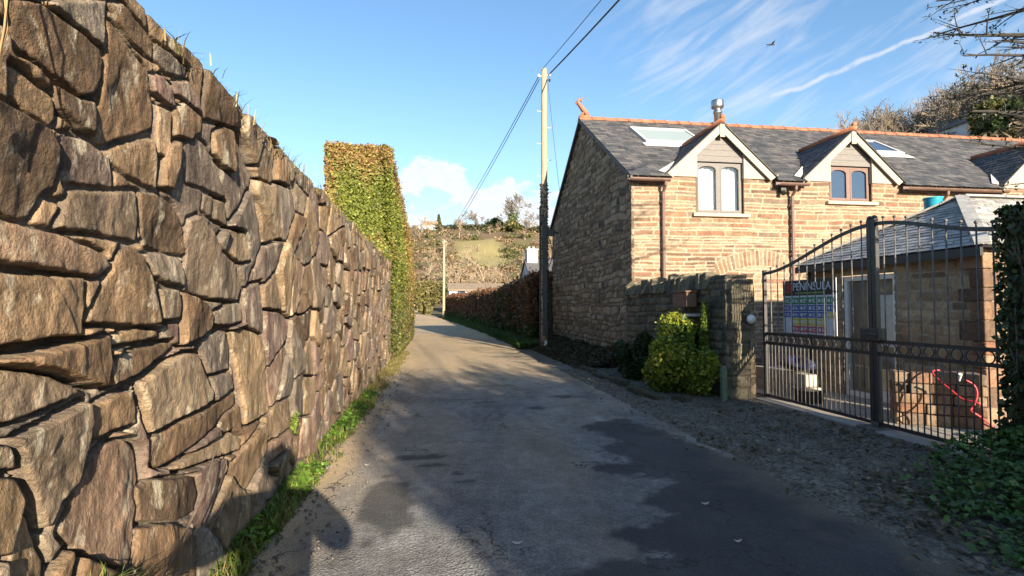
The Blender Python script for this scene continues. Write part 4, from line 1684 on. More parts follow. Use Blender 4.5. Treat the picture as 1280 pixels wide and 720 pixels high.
# roof: hip over the lane end
b = MB()
e0, e1_, ap = (OU - .2, OA - .18, OE + .02), (OU - .2, OB + .15, OE + .02), (8.42, 7.62, 3.30)
rr_ = (OR + .2, 7.62, 3.30)
n0, f0 = (OR + .2, OA - .18, OE + .02), (OR + .2, OB + .15, OE + .02)
slates(b, e1_, e0, ap, ap, .15, .24)
slates(b, e0, n0, rr_, ap, .15, .24)
slates(b, f0, e1_, ap, rr_, .15, .24)
b.build('roof', M['pale_slate'], ob, tone=True)
b = MB()
dn = Vector((0, 0, -.02))
V_ = [Vector(q) + dn for q in (e0, e1_, ap, rr_, n0, f0)]
b.add(V_, [(0, 2, 1), (0, 4, 3, 2), (1, 2, 3, 5), (0, 1, 5, 4)])
b.build('roof_deck', M['dark'], ob)
b = MB()
for p, q in ((e0, ap), (e1_, ap), (ap, rr_)):
    n = 9
    for k in range(n):
        b.bar(Vector(p).lerp(Vector(q), k / n) + Vector((0, 0, .025)), Vector(p).lerp(Vector(q), (k + .97) / n) + Vector((0, 0, .03)), .16, .03)
b.build('hip_tiles', M['pale_slate'], ob, tone=True)
b = MB()
b.box(OU - .215, OU - .17, OA - .16, OB + .14, OE - .11, OE + .0)
b.build('fascia', M['bin'], ob)
# glazed door in a pale frame, with a fixed light beside it
b = MB()
x0, x1 = OU + .035, OU + .115
b.box(x0, x1, 7.43, 8.51, 1.97, 2.05)
for y in (7.43, 7.93, 8.44):
    b.box(x0, x1, y, y + .07, .03, 1.969)
b.box(x0, x1, 7.501, 7.929, .03, .2)
b.box(x0, x1, 8.001, 8.439, .03, .12)
fr_ = b.build('door_frame', M['white_frame'], ob, bevel=.006)
b = MB()
b.box(OU + .07, OU + .078, 7.50, 8.44, .12, 1.97)
b.build('pane', M['glass'], fr_)
b = MB()
b.box(OU + .09, OU + .10, 7.52, 7.86, .9, 1.72)
b.build('blind', M['cloth'], fr_)
b = MB()
b.box(OU + .13, OU + .15, 7.505, 8.43, .12, 1.965)
b.build('back_panel', simple('pale_door_board', (.33, .26, .19), .7, 0, .2, 4), fr_)
b = MB()
b.tube([(OU - .09, OB - .08, OE - .06), (OU - .09, OB - .08, .05)], .035, 10)
b.build('downpipe', M['bin'], ob)

# turquoise lidded tub showing over the far hip
tb = empty('plastic_tub', (8.0, 8.6, 3.0), 'turquoise plastic tub standing behind the hip of the outbuilding roof', 'tub')
b = MB()
cx_, cy_ = 8.27, 7.98
b.lathe((cx_, cy_, 3.06), [(.10, 0), (.12, .02), (.13, .26), (.135, .27)], 20)
b.build('body', M['turquoise'], tb, smooth=True)
b = MB()
b.lathe((cx_, cy_, 3.331), [(.14, 0), (.145, .015), (.14, .03), (.05, .04), (.04, .04)], 20)
b.build('lid', M['turquoise'], tb, smooth=True)

# yard clutter
st_ = empty('stone_pile', (6.5, 6.2, 0), 'stack of sunlit pale building stones in the yard beside the outbuilding wall', 'stones')
z = .03
for k in range(5):
    b = MB()
    y = 5.72
    hh = rnd.uniform(.11, .15)
    while y < 6.62:
        l = rnd.uniform(.22, .4)
        b.tone = rnd.random()
        Mp = Matrix.Translation((6.35, 6.1, 0)) @ Matrix.Rotation(rad(58), 4, 'Z') @ Matrix.Translation((-6.35, -6.15, 0))
        b.box(6.22 + rnd.uniform(-.02, .03), 6.58, y, min(y + l, 6.66) - .008, z, z + hh - rnd.uniform(.004, .012), Mp)
        y += l
    b.build('stone_course', M['facade'], st_, bevel=.015, tone=True)
    z += hh
hs = empty('red_hose', (6.2, 5.4, 0), 'red hose trailing in loops over the stack of stones to the yard floor', 'hose')
b = MB()
pts = []
for k in range(60):
    t = k / 59
    pts.append((6.19 - .10 * math.sin(t * 7) - .2 * t, 5.95 - .95 * t + .12 * math.sin(t * 11), .68 * (1 - t) ** 1.3 + .06 + .10 * abs(math.sin(t * 9)) * (1 - t * .5)))
b.tube(pts, .011, 7)
pts = [(6.15 + .10 * math.sin(k * .35), 5.6 - .012 * k, .05 + .62 * (1 - k / 40) ** 2 + .03 * math.sin(k * .5)) for k in range(41)]
b.tube(pts, .011, 7)
b.build('pipe', M['red_hose'], hs, smooth=True)
b = MB()
b.tube([(6.10, 5.62, .66), (6.07, 5.57, .74)], [.014, .02], 8)
b.build('nozzle', M['white_plastic'], hs)
bl = empty('block_wall', (6.1, 8.7, 0), 'low pale block wall in the yard behind the farther gate leaf', 'wall')
b = MB()
for k in range(2):
    y = 8.05 + .1 * k
    while y < 9.3:
        b.box(6.0, 6.2, y, y + .37, .03 + k * .2, .03 + k * .2 + .192)
        y += .38
b.build('blockwork', M['block'], bl, bevel=.006)
r = np.random.default_rng(3)
tt = np.linspace(0, 2 * math.pi, 36, endpoint=False)
V, F = [], []
for j, q in enumerate(np.linspace(0, 1, 12)):
    for t in tt:
        rr = math.sin(math.pi * (.02 + .96 * q)) ** .6
        wob = 1 + .22 * (fbm(np.array([t * 2.1]), np.array([q * 5.0]), 71)[0] - .5) * 2
        V.append((6.1 + .16 * rr * wob * math.cos(t), 8.5 + .42 * rr * wob * math.sin(t), .445 + .21 * q * (1 + .3 * math.sin(t * 3))))
for j in range(11):
    for i in range(36):
        F.append((j * 36 + i, j * 36 + (i + 1) % 36, (j + 1) * 36 + (i + 1) % 36, (j + 1) * 36 + i))
o = np_mesh('plastic_sack', np.array(V), F, M['blue_tarp'], None, (6.1, 8.5, .42), True)
tag(o, 'crumpled dark blue plastic sack lying on the low block wall', 'sack')
b = MB()
b.prism([(5.72, 7.72, .03), (5.98, 7.72, .03), (5.98, 8.08, .03), (5.72, 8.08, .03)], (0, 0, .17))
b.box(5.70, 6.0, 7.70, 8.10, .2, .225)
o = b.build('plastic_crate', M['bin'], bevel=.01)
tag(o, 'small black plastic crate on the yard floor below the blue sack', 'crate')

# ------------------------------------------------------------------ poles and wires
def pole(name, base, top_z, lean, label, r0=.145, r1=.105, furniture=True):
    bx_, by_, bz_ = base
    t = empty(name, base, label, 'pole')
    tp = Vector((bx_ + lean[0], by_ + lean[1], top_z))
    bp = Vector((bx_, by_, bz_ - .2))
    b = MB()
    n = 8
    b.tube([bp.lerp(tp, k / n) for k in range(n + 1)], [r0 + (r1 - r0) * k / n for k in range(n + 1)], 16)
    b.build('shaft', M['pole_wood'], t, smooth=True)
    b = MB()
    for k in range(10):
        z = bz_ + 3.4 + k * .62
        if z > top_z - .4:
            break
        c = bp.lerp(tp, (z - bp.z) / (tp.z - bp.z))
        s = -1 if k % 2 else 1
        b = MB()
        b.tube([c + Vector((s * .09, 0, 0)), c + Vector((s * .26, 0, 0)), c + Vector((s * .26, 0, .05))], .013, 6)
        b.build('step_bolt', M['lead'], t)
    for s, dz in ((-1, -.28), (1, -.22), (1, -.42)):
        c = bp.lerp(tp, 1) + Vector((s * .16, 0, dz))
        b = MB()
        b.tube([c - Vector((s * .08, 0, 0)), c + Vector((s * .05, 0, .0))], .02, 6)
        b.lathe((c.x + s * .05, c.y, c.z - .05), [(.03, 0), (.05, .02), (.035, .05), (.05, .08), (.03, .11)], 10)
        b.build('insulator', M['ceramic'] if dz > -.3 else M['box_metal'], t)
    if furniture:
        c = bp.lerp(tp, .42)
        b = MB()
        b.box(c.x + .10, c.x + .34, c.y - .14, c.y + .1, c.z - .1, c.z + .14)
        b.tube([(c.x + .34, c.y, c.z + .05), (c.x + .62, c.y + .3, c.z + .05)], .03, 6)
        b.build('junction_box', M['box_metal'], t, bevel=.01)
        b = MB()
        b.box(c.x - .09, c.x + .07, c.y - .19, c.y - .11, bz_ + .5, c.z + .6)  # cable guard, widened to darken the shaded front of the pole
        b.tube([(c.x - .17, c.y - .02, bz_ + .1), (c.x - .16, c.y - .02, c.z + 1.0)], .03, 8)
        b.build('cable_guard_shade', M['box_metal'], t)
        b = MB()
        b.tube([(c.x + .13, c.y - .06, c.z - .1), (c.x + .26, c.y - .1, c.z - .5), (c.x + .3, c.y - .1, c.z - .9), (c.x + .15, c.y - .1, c.z - 1.3)], .016, 6)
        b.build('loose_cable', M['cable'], t)
        b = MB()
        b.box(bx_ - .02, bx_ + .07, by_ - .19, by_ - .165, bz_ + .05, bz_ + .32)
        b.build('number_plate', M['white_plastic'], t)
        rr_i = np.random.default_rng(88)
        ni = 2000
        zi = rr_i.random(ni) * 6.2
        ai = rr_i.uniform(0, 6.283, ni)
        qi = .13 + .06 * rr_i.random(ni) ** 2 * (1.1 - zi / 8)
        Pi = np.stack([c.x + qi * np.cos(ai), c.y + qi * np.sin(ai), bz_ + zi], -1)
        leaves('ivy', Pi, rr_i.uniform(.03, .07, ni), mixcol([(.09, .065, .04), (.065, .06, .03), (.12, .085, .055)], ni, rr_i), M['ivy'], t, r=rr_i)  # ivy leaf cloud, added to darken the shaded lower half of the pole
    return t


P1 = (4.07, 20.0, 10.42)
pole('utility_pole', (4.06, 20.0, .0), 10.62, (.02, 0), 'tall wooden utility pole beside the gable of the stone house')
zb2 = float(gz(1.0, 60))
pole('utility_pole', (1.0, 60, zb2), 9.1, (0, 0), 'pale wooden utility pole far down the lane at the end of the hedge', .15, .11, False)
pole('utility_pole', (8.3, -24, 0), 9.6, (0, 0), 'wooden utility pole behind the viewer on the right of the lane', .145, .105, False)


def wire(p, q, sag, label, rr=.013):
    p, q = Vector(p), Vector(q)
    n = 40
    pts = []
    for k in range(n + 1):
        t = k / n
        c = p.lerp(q, t)
        c.z -= 4 * sag * t * (1 - t)
        pts.append(c)
    b = MB()
    b.tube(pts, rr, 6)
    o = b.build('overhead_wire', M['cable'], origin=p, smooth=True)
    tag(o, label, 'wire')


wire((4.25, 20, 10.40), (8.45, -24, 9.4), 1.0, 'heavier overhead wire from the near pole up out of the top of the view', .026)
wire((4.02, 20, 10.62), (8.15, -24, 9.55), .85, 'thin upper overhead wire from the top of the near pole overhead', .012)
wire((3.86, 20, 10.30), (.82, 60, 8.85), .35, 'left of the two parallel wires from the near pole to the far pole', .017)
wire((3.90, 20, 10.22), (1.18, 60, 8.75), .30, 'right of the two parallel wires from the near pole to the far pole', .017)
wire((4.22, 20, 10.15), (4.9, 21.0, 6.2), .1, 'thin service wire dropping from the near pole to the gable of the house', .008)

# ------------------------------------------------------------------ tall clipped hedge on the left
def hedge_surface(n, r):
    """points on the tall hedge: front, lane side and top, with slanted lower front corner"""
    P, Nn = [], []
    HF, HB, HL, HR = 16.0, 31.0, -3.10, -1.27

    def top(v):
        return 6.22 - .075 * (v - HF)
    k = int(n * .38)
    u = r.uniform(HL, HR, k)
    z = r.uniform(0, 1, k) * top(HF)
    v = HF + .25 * (1 - np.minimum(1, (HR - u) * 4)) ** 2 * 0 + np.zeros(k)
    v = np.where(z < 2.9, HF + .3 - .5 * sst(0, 2.9, z), HF - .2 + .2 * sst(2.9, 3.6, z))
    P.append(np.stack([u, v, z], -1))
    Nn.append(np.tile([0, -1, .1], (k, 1)))
    k2 = int(n * .47)
    v = HF - .2 + (HB - HF) * r.random(k2) ** 1.5
    z = r.random(k2) * top(v)
    bul = .16 * np.sin(np.clip(z / 6, 0, 1) * math.pi)
    u = HR + bul - .10 * (z / 6) + .25 * sst(3.2, .3, z) * sst(HF + 3, HF, v) * 0
    P.append(np.stack([u, v, z], -1))
    Nn.append(np.tile([1, 0, .1], (k2, 1)))
    k3 = n - k - k2
    v = HF + (HB - HF) * r.random(k3)
    u = r.uniform(HL, HR, k3)
    P.append(np.stack([u, v, top(v)], -1))
    Nn.append(np.tile([0, 0, 1], (k3, 1)))
    P, Nn = np.concatenate(P), np.concatenate(Nn)
    # soften edges
    lump = (fbm(P[:, 0] * 1.1 + P[:, 1] * .9, P[:, 2] * 1.1, 401) - .5)
    P = P + Nn * (lump * .34 - .10 * r.random((len(P))) ** 2)[:, None] + r.normal(0, .035, P.shape) + Nn * (np.where(r.random(len(P)) > .985, r.random(len(P)) * .22, 0))[:, None]
    return P, Nn, top


r = np.random.default_rng(41)
hd = empty('tall_hedge', (-2.1, 22, 0), 'very tall clipped hedge, green with browned edges, beyond the end of the stone wall', 'hedge')
Ph, Nh, topf = hedge_surface(190000, r)
fr = Ph[:, 2] / topf(Ph[:, 1])
edge_br = np.maximum(sst(.80, .97, fr + .12 * (fbm(Ph[:, 0] * 2, Ph[:, 1] * 2, 405) - .5)), np.maximum(sst(-2.55, -3.1, Ph[:, 0] + .5 * (fbm(Ph[:, 2] * 1.2, Ph[:, 1], 407) - .5)), sst(18.5, 25, Ph[:, 1]) * .9))
edge_br = np.maximum(edge_br, .35 * sst(.52, .68, fbm(Ph[:, 2] * .9, Ph[:, 0] * .9 + Ph[:, 1] * .9, 409)))
gr = mixcol([(.17, .195, .034), (.24, .25, .05), (.11, .135, .028)], len(Ph), r)
br = mixcol([(.30, .19, .07), (.24, .13, .06), (.36, .26, .09)], len(Ph), r)
pick = (r.random(len(Ph)) < edge_br * .85)[:, None]
ch = np.where(pick, br, gr)
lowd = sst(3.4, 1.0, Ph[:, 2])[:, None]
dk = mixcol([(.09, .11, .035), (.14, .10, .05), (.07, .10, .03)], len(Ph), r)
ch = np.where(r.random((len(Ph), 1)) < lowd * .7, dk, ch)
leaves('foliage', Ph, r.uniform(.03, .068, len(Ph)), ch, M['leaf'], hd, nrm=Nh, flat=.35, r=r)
b = MB()
b.prism([(-3.0, 16.12, -.1), (-1.42, 16.12, -.1), (-1.42, 16.12, 5.98), (-3.0, 16.12, 5.98)], (0, .01, 0))
b.add([(-3.0, 16.13, -.1), (-1.38, 16.13, -.1), (-1.38, 30.8, -.1), (-3.0, 30.8, -.1), (-3.0, 16.13, 6.0), (-1.38, 16.13, 6.0), (-1.38, 30.8, 4.8), (-3.0, 30.8, 4.8)],
      [(0, 1, 5, 4), (1, 2, 6, 5), (2, 3, 7, 6), (3, 0, 4, 7), (4, 5, 6, 7)])
b.build('branches', M['core'], hd)

# ------------------------------------------------------------------ brown hedge on the right down the lane
def lane_hedge(name, v0, v1, u0, h0, h1, n, label, r):
    t = empty(name, (u0 + .5, v0, 0), label, 'hedge')
    v = v0 + (v1 - v0) * r.random(n) ** 1.7
    f = (v - v0) / (v1 - v0)
    H = h0 + (h1 - h0) * f + .18 * (fbm(v * .9, v * 0, 431) - .5) * 2
    side = r.random(n)
    z = np.where(side < .72, r.random(n) * H, H)
    u = np.where(side < .72, 0, r.random(n) * 1.2)
    face = fbm(v * .9, z * .9, 433) - .5
    u = u + u0 + bend(v) + face * .55 * (side < .72) - .25 * (z / 3) * 0
    z = z + (side >= .72) * .15 * r.normal(0, 1, n)
    P = np.stack([u + .08 * r.normal(0, 1, n), v + .05 * r.normal(0, 1, n), z + gz(u, v)], -1)
    br = mixcol([(.20, .09, .05), (.14, .07, .04), (.26, .13, .065), (.10, .06, .035)], n, r)
    gr = mixcol([(.05, .085, .025), (.08, .11, .03)], n, r)
    k = r.random((n, 1)) < (sst(1.3, .2, z) * .85 + .35 * sst(.56, .7, fbm(v * .6, z * .6, 437)))[:, None]
    col = np.where(k, gr, br)
    leaves('foliage', P, r.uniform(.06, .13, n) * (1 + .5 * f), col, M['leaf'], t, r=r, droop=.3)
    V, F = [], []
    m = 24
    for i in range(m + 1):
        vv_ = v0 + .1 + (v1 - v0 - .2) * i / m
        uu_ = u0 + float(bend(vv_)) + .22
        hh = h0 + (h1 - h0) * i / m - .15
        zz_ = float(gz(uu_, vv_))
        V += [(uu_, vv_, zz_ - .2), (uu_, vv_, zz_ + hh), (uu_ + 1.0, vv_, zz_ + hh), (uu_ + 1.0, vv_, zz_ - .2)]
    for i in range(m):
        for k in range(3):
            F.append((4 * i + k, 4 * i + k + 1, 4 * i + 5 + k, 4 * i + 4 + k))
    F += [(0, 1, 2, 3), (4 * m + 3, 4 * m + 2, 4 * m + 1, 4 * m)]
    np_mesh('branches', np.array(V), F, M['core'], t)
    return t


lane_hedge('beech_hedge', 22.9, 64, 4.25, 2.75, 2.35, 70000, 'long brown winter beech hedge running down the right of the lane past the gable', np.random.default_rng(43))

# ------------------------------------------------------------------ bright bush, dark shrub and slim conifer by the garden wall
r = np.random.default_rng(51)
bush = empty('bright_bush', (4.2, 9.3, 0), 'rounded yellow green evergreen bush in front of the garden wall', 'bush')
n = 36000
P, _ = blob_points(n, (4.36, 9.08, .66), .64, .68, .76, r, .25, .55, 26)
P[:, 2] = np.maximum(P[:, 2], .03)
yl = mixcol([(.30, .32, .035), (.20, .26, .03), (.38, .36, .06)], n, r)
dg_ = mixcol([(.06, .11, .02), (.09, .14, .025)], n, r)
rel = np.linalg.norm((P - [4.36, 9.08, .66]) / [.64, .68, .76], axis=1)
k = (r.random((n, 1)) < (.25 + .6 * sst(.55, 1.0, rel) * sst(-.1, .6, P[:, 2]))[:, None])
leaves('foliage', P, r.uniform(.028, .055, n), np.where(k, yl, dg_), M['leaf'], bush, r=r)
sk = [(p_, r_, l_) for p_, r_, l_ in tree_skeleton(r, 1.2, .8, 3, (3, 4), .3, .03)]
b = MB()
for p_, r_, l_ in sk:
    b.tube([np.array(q) + np.array([4.36, 9.08, -.02]) for q in p_], list(r_), 5, cap=False)
b.build('stems', M['bark'], bush)
con = empty('slim_conifer', (4.50, 8.86, 0), 'slim upright green conifer at the right side of the bright bush', 'shrub')
n = 4200
z = r.random(n) ** .8 * 1.62
sp_ = r.integers(0, 3, n)
ox, oy = r.normal(0, .075, 7), r.normal(0, .075, 7)
oh = r.uniform(.9, 1.62, 7)
z = z / 1.62 * oh[sp_]
rr = .075 * (1 - z / oh[sp_]) ** .6 + .012
a = r.uniform(0, 6.28, n)
P = np.stack([4.50 + ox[sp_] * (1 + .25 * z) + rr * np.cos(a), 8.86 + oy[sp_] * (1 + .25 * z) + rr * np.sin(a), .02 + z], -1)
leaves('foliage', P, r.uniform(.02, .042, n), mixcol([(.15, .23, .03), (.22, .28, .04), (.09, .15, .025)], n, r), M['leaf'], con, r=r, asp=2.6, droop=-.3)
b = MB()
for k in range(3):
    b.tube([(4.50 + ox[k] * .3, 8.86 + oy[k] * .3, 0), (4.50 + ox[k] * 1.3, 8.86 + oy[k] * 1.3, oh[k] * .9)], [.015, .005], 5)
b.build('stems', M['bark'], con)
ds = empty('dark_shrub', (4.25, 11.4, 0), 'dark green shrub in the shade between the bright bush and the house corner', 'shrub')
n = 9000
P, _ = blob_points(n, (4.3, 11.3, .5), .42, .9, .55, r, .3, .4, 14)
leaves('foliage', P, r.uniform(.04, .075, n), mixcol([(.035, .06, .018), (.05, .075, .022), (.03, .05, .02)], n, r), M['leaf'], ds, r=r)
b = MB()
for k in range(6):
    a = r.uniform(0, 6.28)
    b.tube([(4.3, 11.3, -.02), (4.3 + .2 * math.cos(a), 11.3 + .4 * math.sin(a), .5)], [.02, .008], 5)
b.build('stems', M['bark'], ds)
# heap of brushwood and leaf mould against the gable foot
n = 14000
u = 3.55 + 1.35 * r.random(n) ** .7
v = 13.3 + 9 * r.random(n)
hz = .48 * sst(3.6, 4.7, u) * (.5 + .7 * fbm(v * 1.2, u * 1.2, 441))
P = np.stack([u, v, hz * r.random(n) ** .5 + .01], -1)
o = leaves('leaf_litter', P, r.uniform(.03, .09, n), mixcol([(.07, .05, .03), (.10, .075, .045), (.05, .055, .025), (.04, .04, .025)], n, r), M['leaf'], origin=(4.3, 15, 0), r=r)
tag(o, 'brown leaf litter and brush banked along the foot of the gable', 'leaf litter', kind='stuff')

# edging stones along the planted strip
eg = [(3.52, 9.2, .55, -.02), (3.6, 8.6, .42, .1), (3.58, 10.3, .7, .04), (3.55, 11.4, .8, .0), (3.95, 8.35, .3, .5), (3.6, 12.6, .8, .05)]
lab = ['pale edging stone in front of the bright bush', 'short edging stone nearest the gate end of the planted strip', 'long edging stone at the left of the bright bush',
       'edging stone beside the dark shrub', 'small rough stone turning the corner of the planted strip', 'farthest edging stone near the house corner']
for (x, y, L, ro), lb in zip(eg, lab):
    b = MB()
    Mx = Matrix.Translation((x, y, 0)) @ Matrix.Rotation(ro, 4, 'Z')
    b.prism([Mx @ Vector((-.08, -L / 2, -.04)), Mx @ Vector((.08, -L / 2, -.04)), Mx @ Vector((.075, L / 2, -.04)), Mx @ Vector((-.085, L / 2, -.04))], (rnd.uniform(-.02, .02), 0, rnd.uniform(.13, .18)))
    o = b.build('edging_stone', M['old'], origin=(x, y, 0), bevel=.02)
    tag(o, lb, 'kerb stone', 'edging stones of the planted strip')

# ------------------------------------------------------------------ grass, weeds, litter
r = np.random.default_rng(61)
n = 17000
v = 2.2 + 17 * r.random(n) ** 1.25
u = -1.24 + .30 * r.random(n) ** 1.5 * (.6 + .8 * fbm(v * 1.4, v * 0, 451)) * (.75 + .5 * sst(4, 9, v))
keepg = r.random(n) < (.15 + .95 * sst(.35, .6, fbm(v * 1.1, u * 2, 453)))
u, v = u[keepg], v[keepg]
P = np.stack([u, v, 0 * u - .012], -1)
dry = (r.random((len(u), 1)) < (.18 + .7 * sst(8.2, 11, v))[:, None])
gc = np.where(dry, mixcol([(.24, .19, .075), (.30, .23, .10), (.17, .15, .05)], len(u), r), mixcol([(.10, .17, .02), (.16, .24, .03), (.07, .11, .02), (.17, .16, .05)], len(u), r))
o = blades('grass', P, .10, gc, M['grass'], origin=(-1.1, 6, 0), lean=.8, wd=.0055, r=r)
tag(o, 'strip of green and straw coloured grass along the foot of the stone wall', 'grass', kind='stuff')
n = 5200
v = 2.3 + 7.5 * r.random(n)
u = -1.22 + .24 * r.random(n) ** 1.4
k = r.random(n) < sst(.45, .62, fbm(v * 1.6, u * 2, 457)) * 1.1
u, v = u[k], v[k]
P = np.stack([u, v, .008 + .07 * r.random(len(u))], -1)
o = leaves('weeds', P, r.uniform(.015, .04, len(u)), mixcol([(.10, .20, .025), (.15, .27, .03), (.06, .12, .02)], len(u), r), M['grass'], origin=(-1.1, 5, 0), nrm=np.tile([0, 0, 1.0], (len(u), 1)), flat=.5, r=r)
tag(o, 'low broad leaved weeds among the grass at the wall foot', 'weeds', kind='stuff')
n = 26000
v = 20.3 + 42 * r.random(n) ** 1.6
f = (v - 20) / 40
u = 3.15 + 1.25 * r.random(n) ** .8 + bend(v)
P = np.stack([u, v, gz(u, v) - .01], -1)
gc = mixcol([(.05, .11, .02), (.08, .15, .03), (.10, .12, .035)], n, r)
o = blades('verge_grass', P, .26, gc, M['grass'], origin=(4, 30, 0), lean=.9, wd=.013, r=r)
tag(o, 'rough green grass on the bank below the brown hedge', 'grass', kind='stuff')
n = 9000
v = 16.5 + 40 * r.random(n) ** 1.4
u = -1.1 + bend(v) - .25 * r.random(n)
P = np.stack([u, v, gz(u, v) - .01], -1)
o = blades('bank_grass', P, .2, mixcol([(.16, .16, .04), (.24, .19, .08), (.10, .13, .03)], n, r), M['grass'], origin=(-1.3, 25, 0), lean=.9, wd=.012, r=r)
tag(o, 'straw coloured grass along the foot of the tall hedge', 'grass', kind='stuff')

# ivy and brambles low on the right
n = 26000
v = -2.5 + 6.9 * r.random(n)
u = 3.15 + 2.2 * r.random(n) ** .75
dens = sst(.2, .5, (u - 3.1) * .42 + (3.9 - v) * .13 + .9 * (fbm(u * 1.6, v * 1.6, 461) - .42))
k = (r.random(n) < dens) & ((u - 2.75) > (v - 2.6) * .95 + .9 * (r.random(n) - .45) ** 3 * 4)
u, v = u[k], v[k]
hz = (.05 + .34 * sst(3.4, 5.0, u) * (.4 + fbm(u * 2.2, v * 2.2, 463)))
P = np.stack([u, v, .02 + hz * (.35 + .65 * r.random(len(u)) ** .5)], -1)
o = leaves('ivy_ground_cover', P, r.uniform(.028, .062, len(u)), mixcol([(.05, .11, .025), (.07, .15, .03), (.03, .07, .02), (.10, .14, .04)], len(u), r), M['ivy'], origin=(4.5, 2.5, 0), nrm=np.tile([0, -.15, 1.0], (len(u), 1)), flat=.45, asp=1.15, r=r)
tag(o, 'low ivy and bramble leaves spreading from the ivy covered pillar to the tarmac', 'ivy', kind='stuff')
n = 9000
v = 2.2 + 10.5 * r.random(n) ** 1.4
u = 2.6 + 2.55 * r.random(n)
k = r.random(n) * (1 + 2.5 * (u < 3)) < (.12 + sst(.42, .66, fbm(u * 1.5, v * 1.5, 467)) * sst(9, 4, v))
u, v = u[k], v[k]
zt = .02 + .03 * r.random(len(u)) + .05 * sst(3.2, 4.8, u) * sst(4.6, 3.2, v)
P = np.stack([u, v, zt + .01], -1)
o = leaves('dead_leaves', P, r.uniform(.02, .05, len(u)), mixcol([(.14, .10, .06), (.20, .15, .09), (.08, .07, .045), (.24, .2, .14), (.06, .075, .03)], len(u), r), M['leaf'], origin=(4, 5, 0), nrm=np.tile([0, 0, 1.0], (len(u), 1)), flat=.55, r=r)
tag(o, 'dead leaves and bits scattered over the stony drive', 'leaf litter', kind='stuff')
# loose chippings on the drive and the road edge
n = 2600
v = 2.2 + 11 * r.random(n) ** 1.5
u = np.where(r.random(n) < .75, 2.95 + 2.2 * r.random(n), -1.05 + .5 * r.random(n) ** 2)
V, F = [], []
for i in range(n):
    s = r.uniform(.006, .02) * (1.6 if r.random() < .06 else 1)
    q = r.normal(0, 1, (6, 3)) * .25 + np.array([[1, 0, 0], [-1, 0, 0], [0, 1, 0], [0, -1, 0], [0, 0, .8], [0, 0, -.6]])
    zz = .025 if u[i] > 2.9 else .01
    for w_ in q:
        V.append((u[i] + w_[0] * s, v[i] + w_[1] * s, zz + .01 + w_[2] * s))
    k = i * 6
    F += [(k, k + 2, k + 4), (k + 2, k + 1, k + 4), (k + 1, k + 3, k + 4), (k + 3, k, k + 4), (k + 2, k, k + 5), (k + 1, k + 2, k + 5), (k + 3, k + 1, k + 5), (k, k + 3, k + 5)]
o = np_mesh('chippings', np.array(V), np.array(F), simple('chipping_stone', (.13, .118, .10), .9, 0, .6, 30), None, (3, 6, 0))
tag(o, 'loose pale chippings on the drive and the road edge', 'gravel', kind='stuff')
# a few pale scraps and leaves lying on the tarmac
for i, (x, y, s, lb) in enumerate([(2.02, 3.9, .02, 'pale curled leaf lying on the dark tarmac patch'), (1.9, 3.25, .016, 'tiny pale leaf on the dark tarmac near the bottom of the view'),
                                  (.52, 3.42, .022, 'curled straw coloured leaf near the middle of the lane'), (-.62, 5.3, .015, 'white scrap by the left edge of the lane')]):
    V, F = [], []
    for k in range(7):
        t = k / 6 * 2 - 1
        wv = s * .55 * math.sqrt(max(0, 1 - t * t * .95))
        V += [(x + t * s * 1.6, y - wv, .035 + .012 * t * t), (x + t * s * 1.6, y + wv, .04 + .012 * t * t)]
    F = [(2 * k, 2 * k + 2, 2 * k + 3, 2 * k + 1) for k in range(6)]
    o = np_mesh('fallen_leaf', np.array(V), F, M['block'], None, (x, y, .04), True)
    tag(o, lb, 'leaf')

# dry tufts on the wall
tufts = [(2.75, .14, 'dry grass tuft on the wall top at the upper left'), (3.35, .18, 'wispy dry tuft on the wall top above the tall stones'), (3.75, .20, 'straw coloured tuft with a long stalk on the wall top'),
         (4.45, .16, 'low dry tuft leaning over the wall top'), (5.0, .2, 'dense dark tuft overhanging the wall top'), (5.9, .14, 'small dry tuft halfway along the wall top'), (7.2, .15, 'dry tuft on the wall top nearer the tall hedge'), (9.0, .16, 'last dry tuft on the wall top before the tall hedge')]
for v_, h_, lb in tufts:
    n = 90
    P = np.stack([WU - .06 + .10 * r.normal(0, 1, n) * .6, v_ + .16 * r.normal(0, 1, n), np.full(n, WTOP - .10 + .03 * 0)], -1)
    o = blades('grass_tuft', P, h_ * .7, mixcol([(.30, .22, .10), (.20, .15, .07), (.10, .10, .04), (.36, .28, .14)], n, r), M['grass'], origin=(WU, v_, WTOP - .1), lean=.9, wd=.004, r=r)
    tag(o, lb, 'grass tuft')
n = 420
P = np.stack([WU - .03 + .05 * r.normal(0, 1, n), 2.0 + 12 * r.random(n), np.full(n, WTOP - .13)], -1)
o = blades('wall_top_growth', P, .06, mixcol([(.20, .15, .07), (.12, .10, .05), (.10, .12, .04)], n, r), M['grass'], origin=(WU, 6, WTOP), lean=1.0, wd=.004, r=r)
tag(o, 'thin dry growth along the whole top of the stone wall', 'grass', kind='stuff')
n = 420
P = np.stack([WU + .05 + .07 * r.random(n), 2.07 + .05 * r.normal(0, 1, n), .27 + .04 * r.normal(0, 1, n)], -1)
P[:, 2] = r.uniform(.33, .45, n)
o = blades('grass_tuft', P, .16, mixcol([(.22, .27, .05), (.30, .28, .09), (.14, .22, .03), (.36, .30, .13)], n, r), M['grass'], origin=(WU, 2.52, .15), lean=1.0, wd=.0035, r=r)
tag(o, 'bright green and straw tuft growing from the wall foot at the lower left', 'grass tuft')
n = 120
P = np.stack([WU + .05 + .02 * r.random(n), 4.95 + .05 * r.normal(0, 1, n), .52 + .04 * r.normal(0, 1, n)], -1)
o = leaves('wall_fern', P, r.uniform(.012, .03, n), mixcol([(.12, .20, .03), (.2, .25, .05)], n, r), M['grass'], origin=(WU, 4.95, .5), r=r)
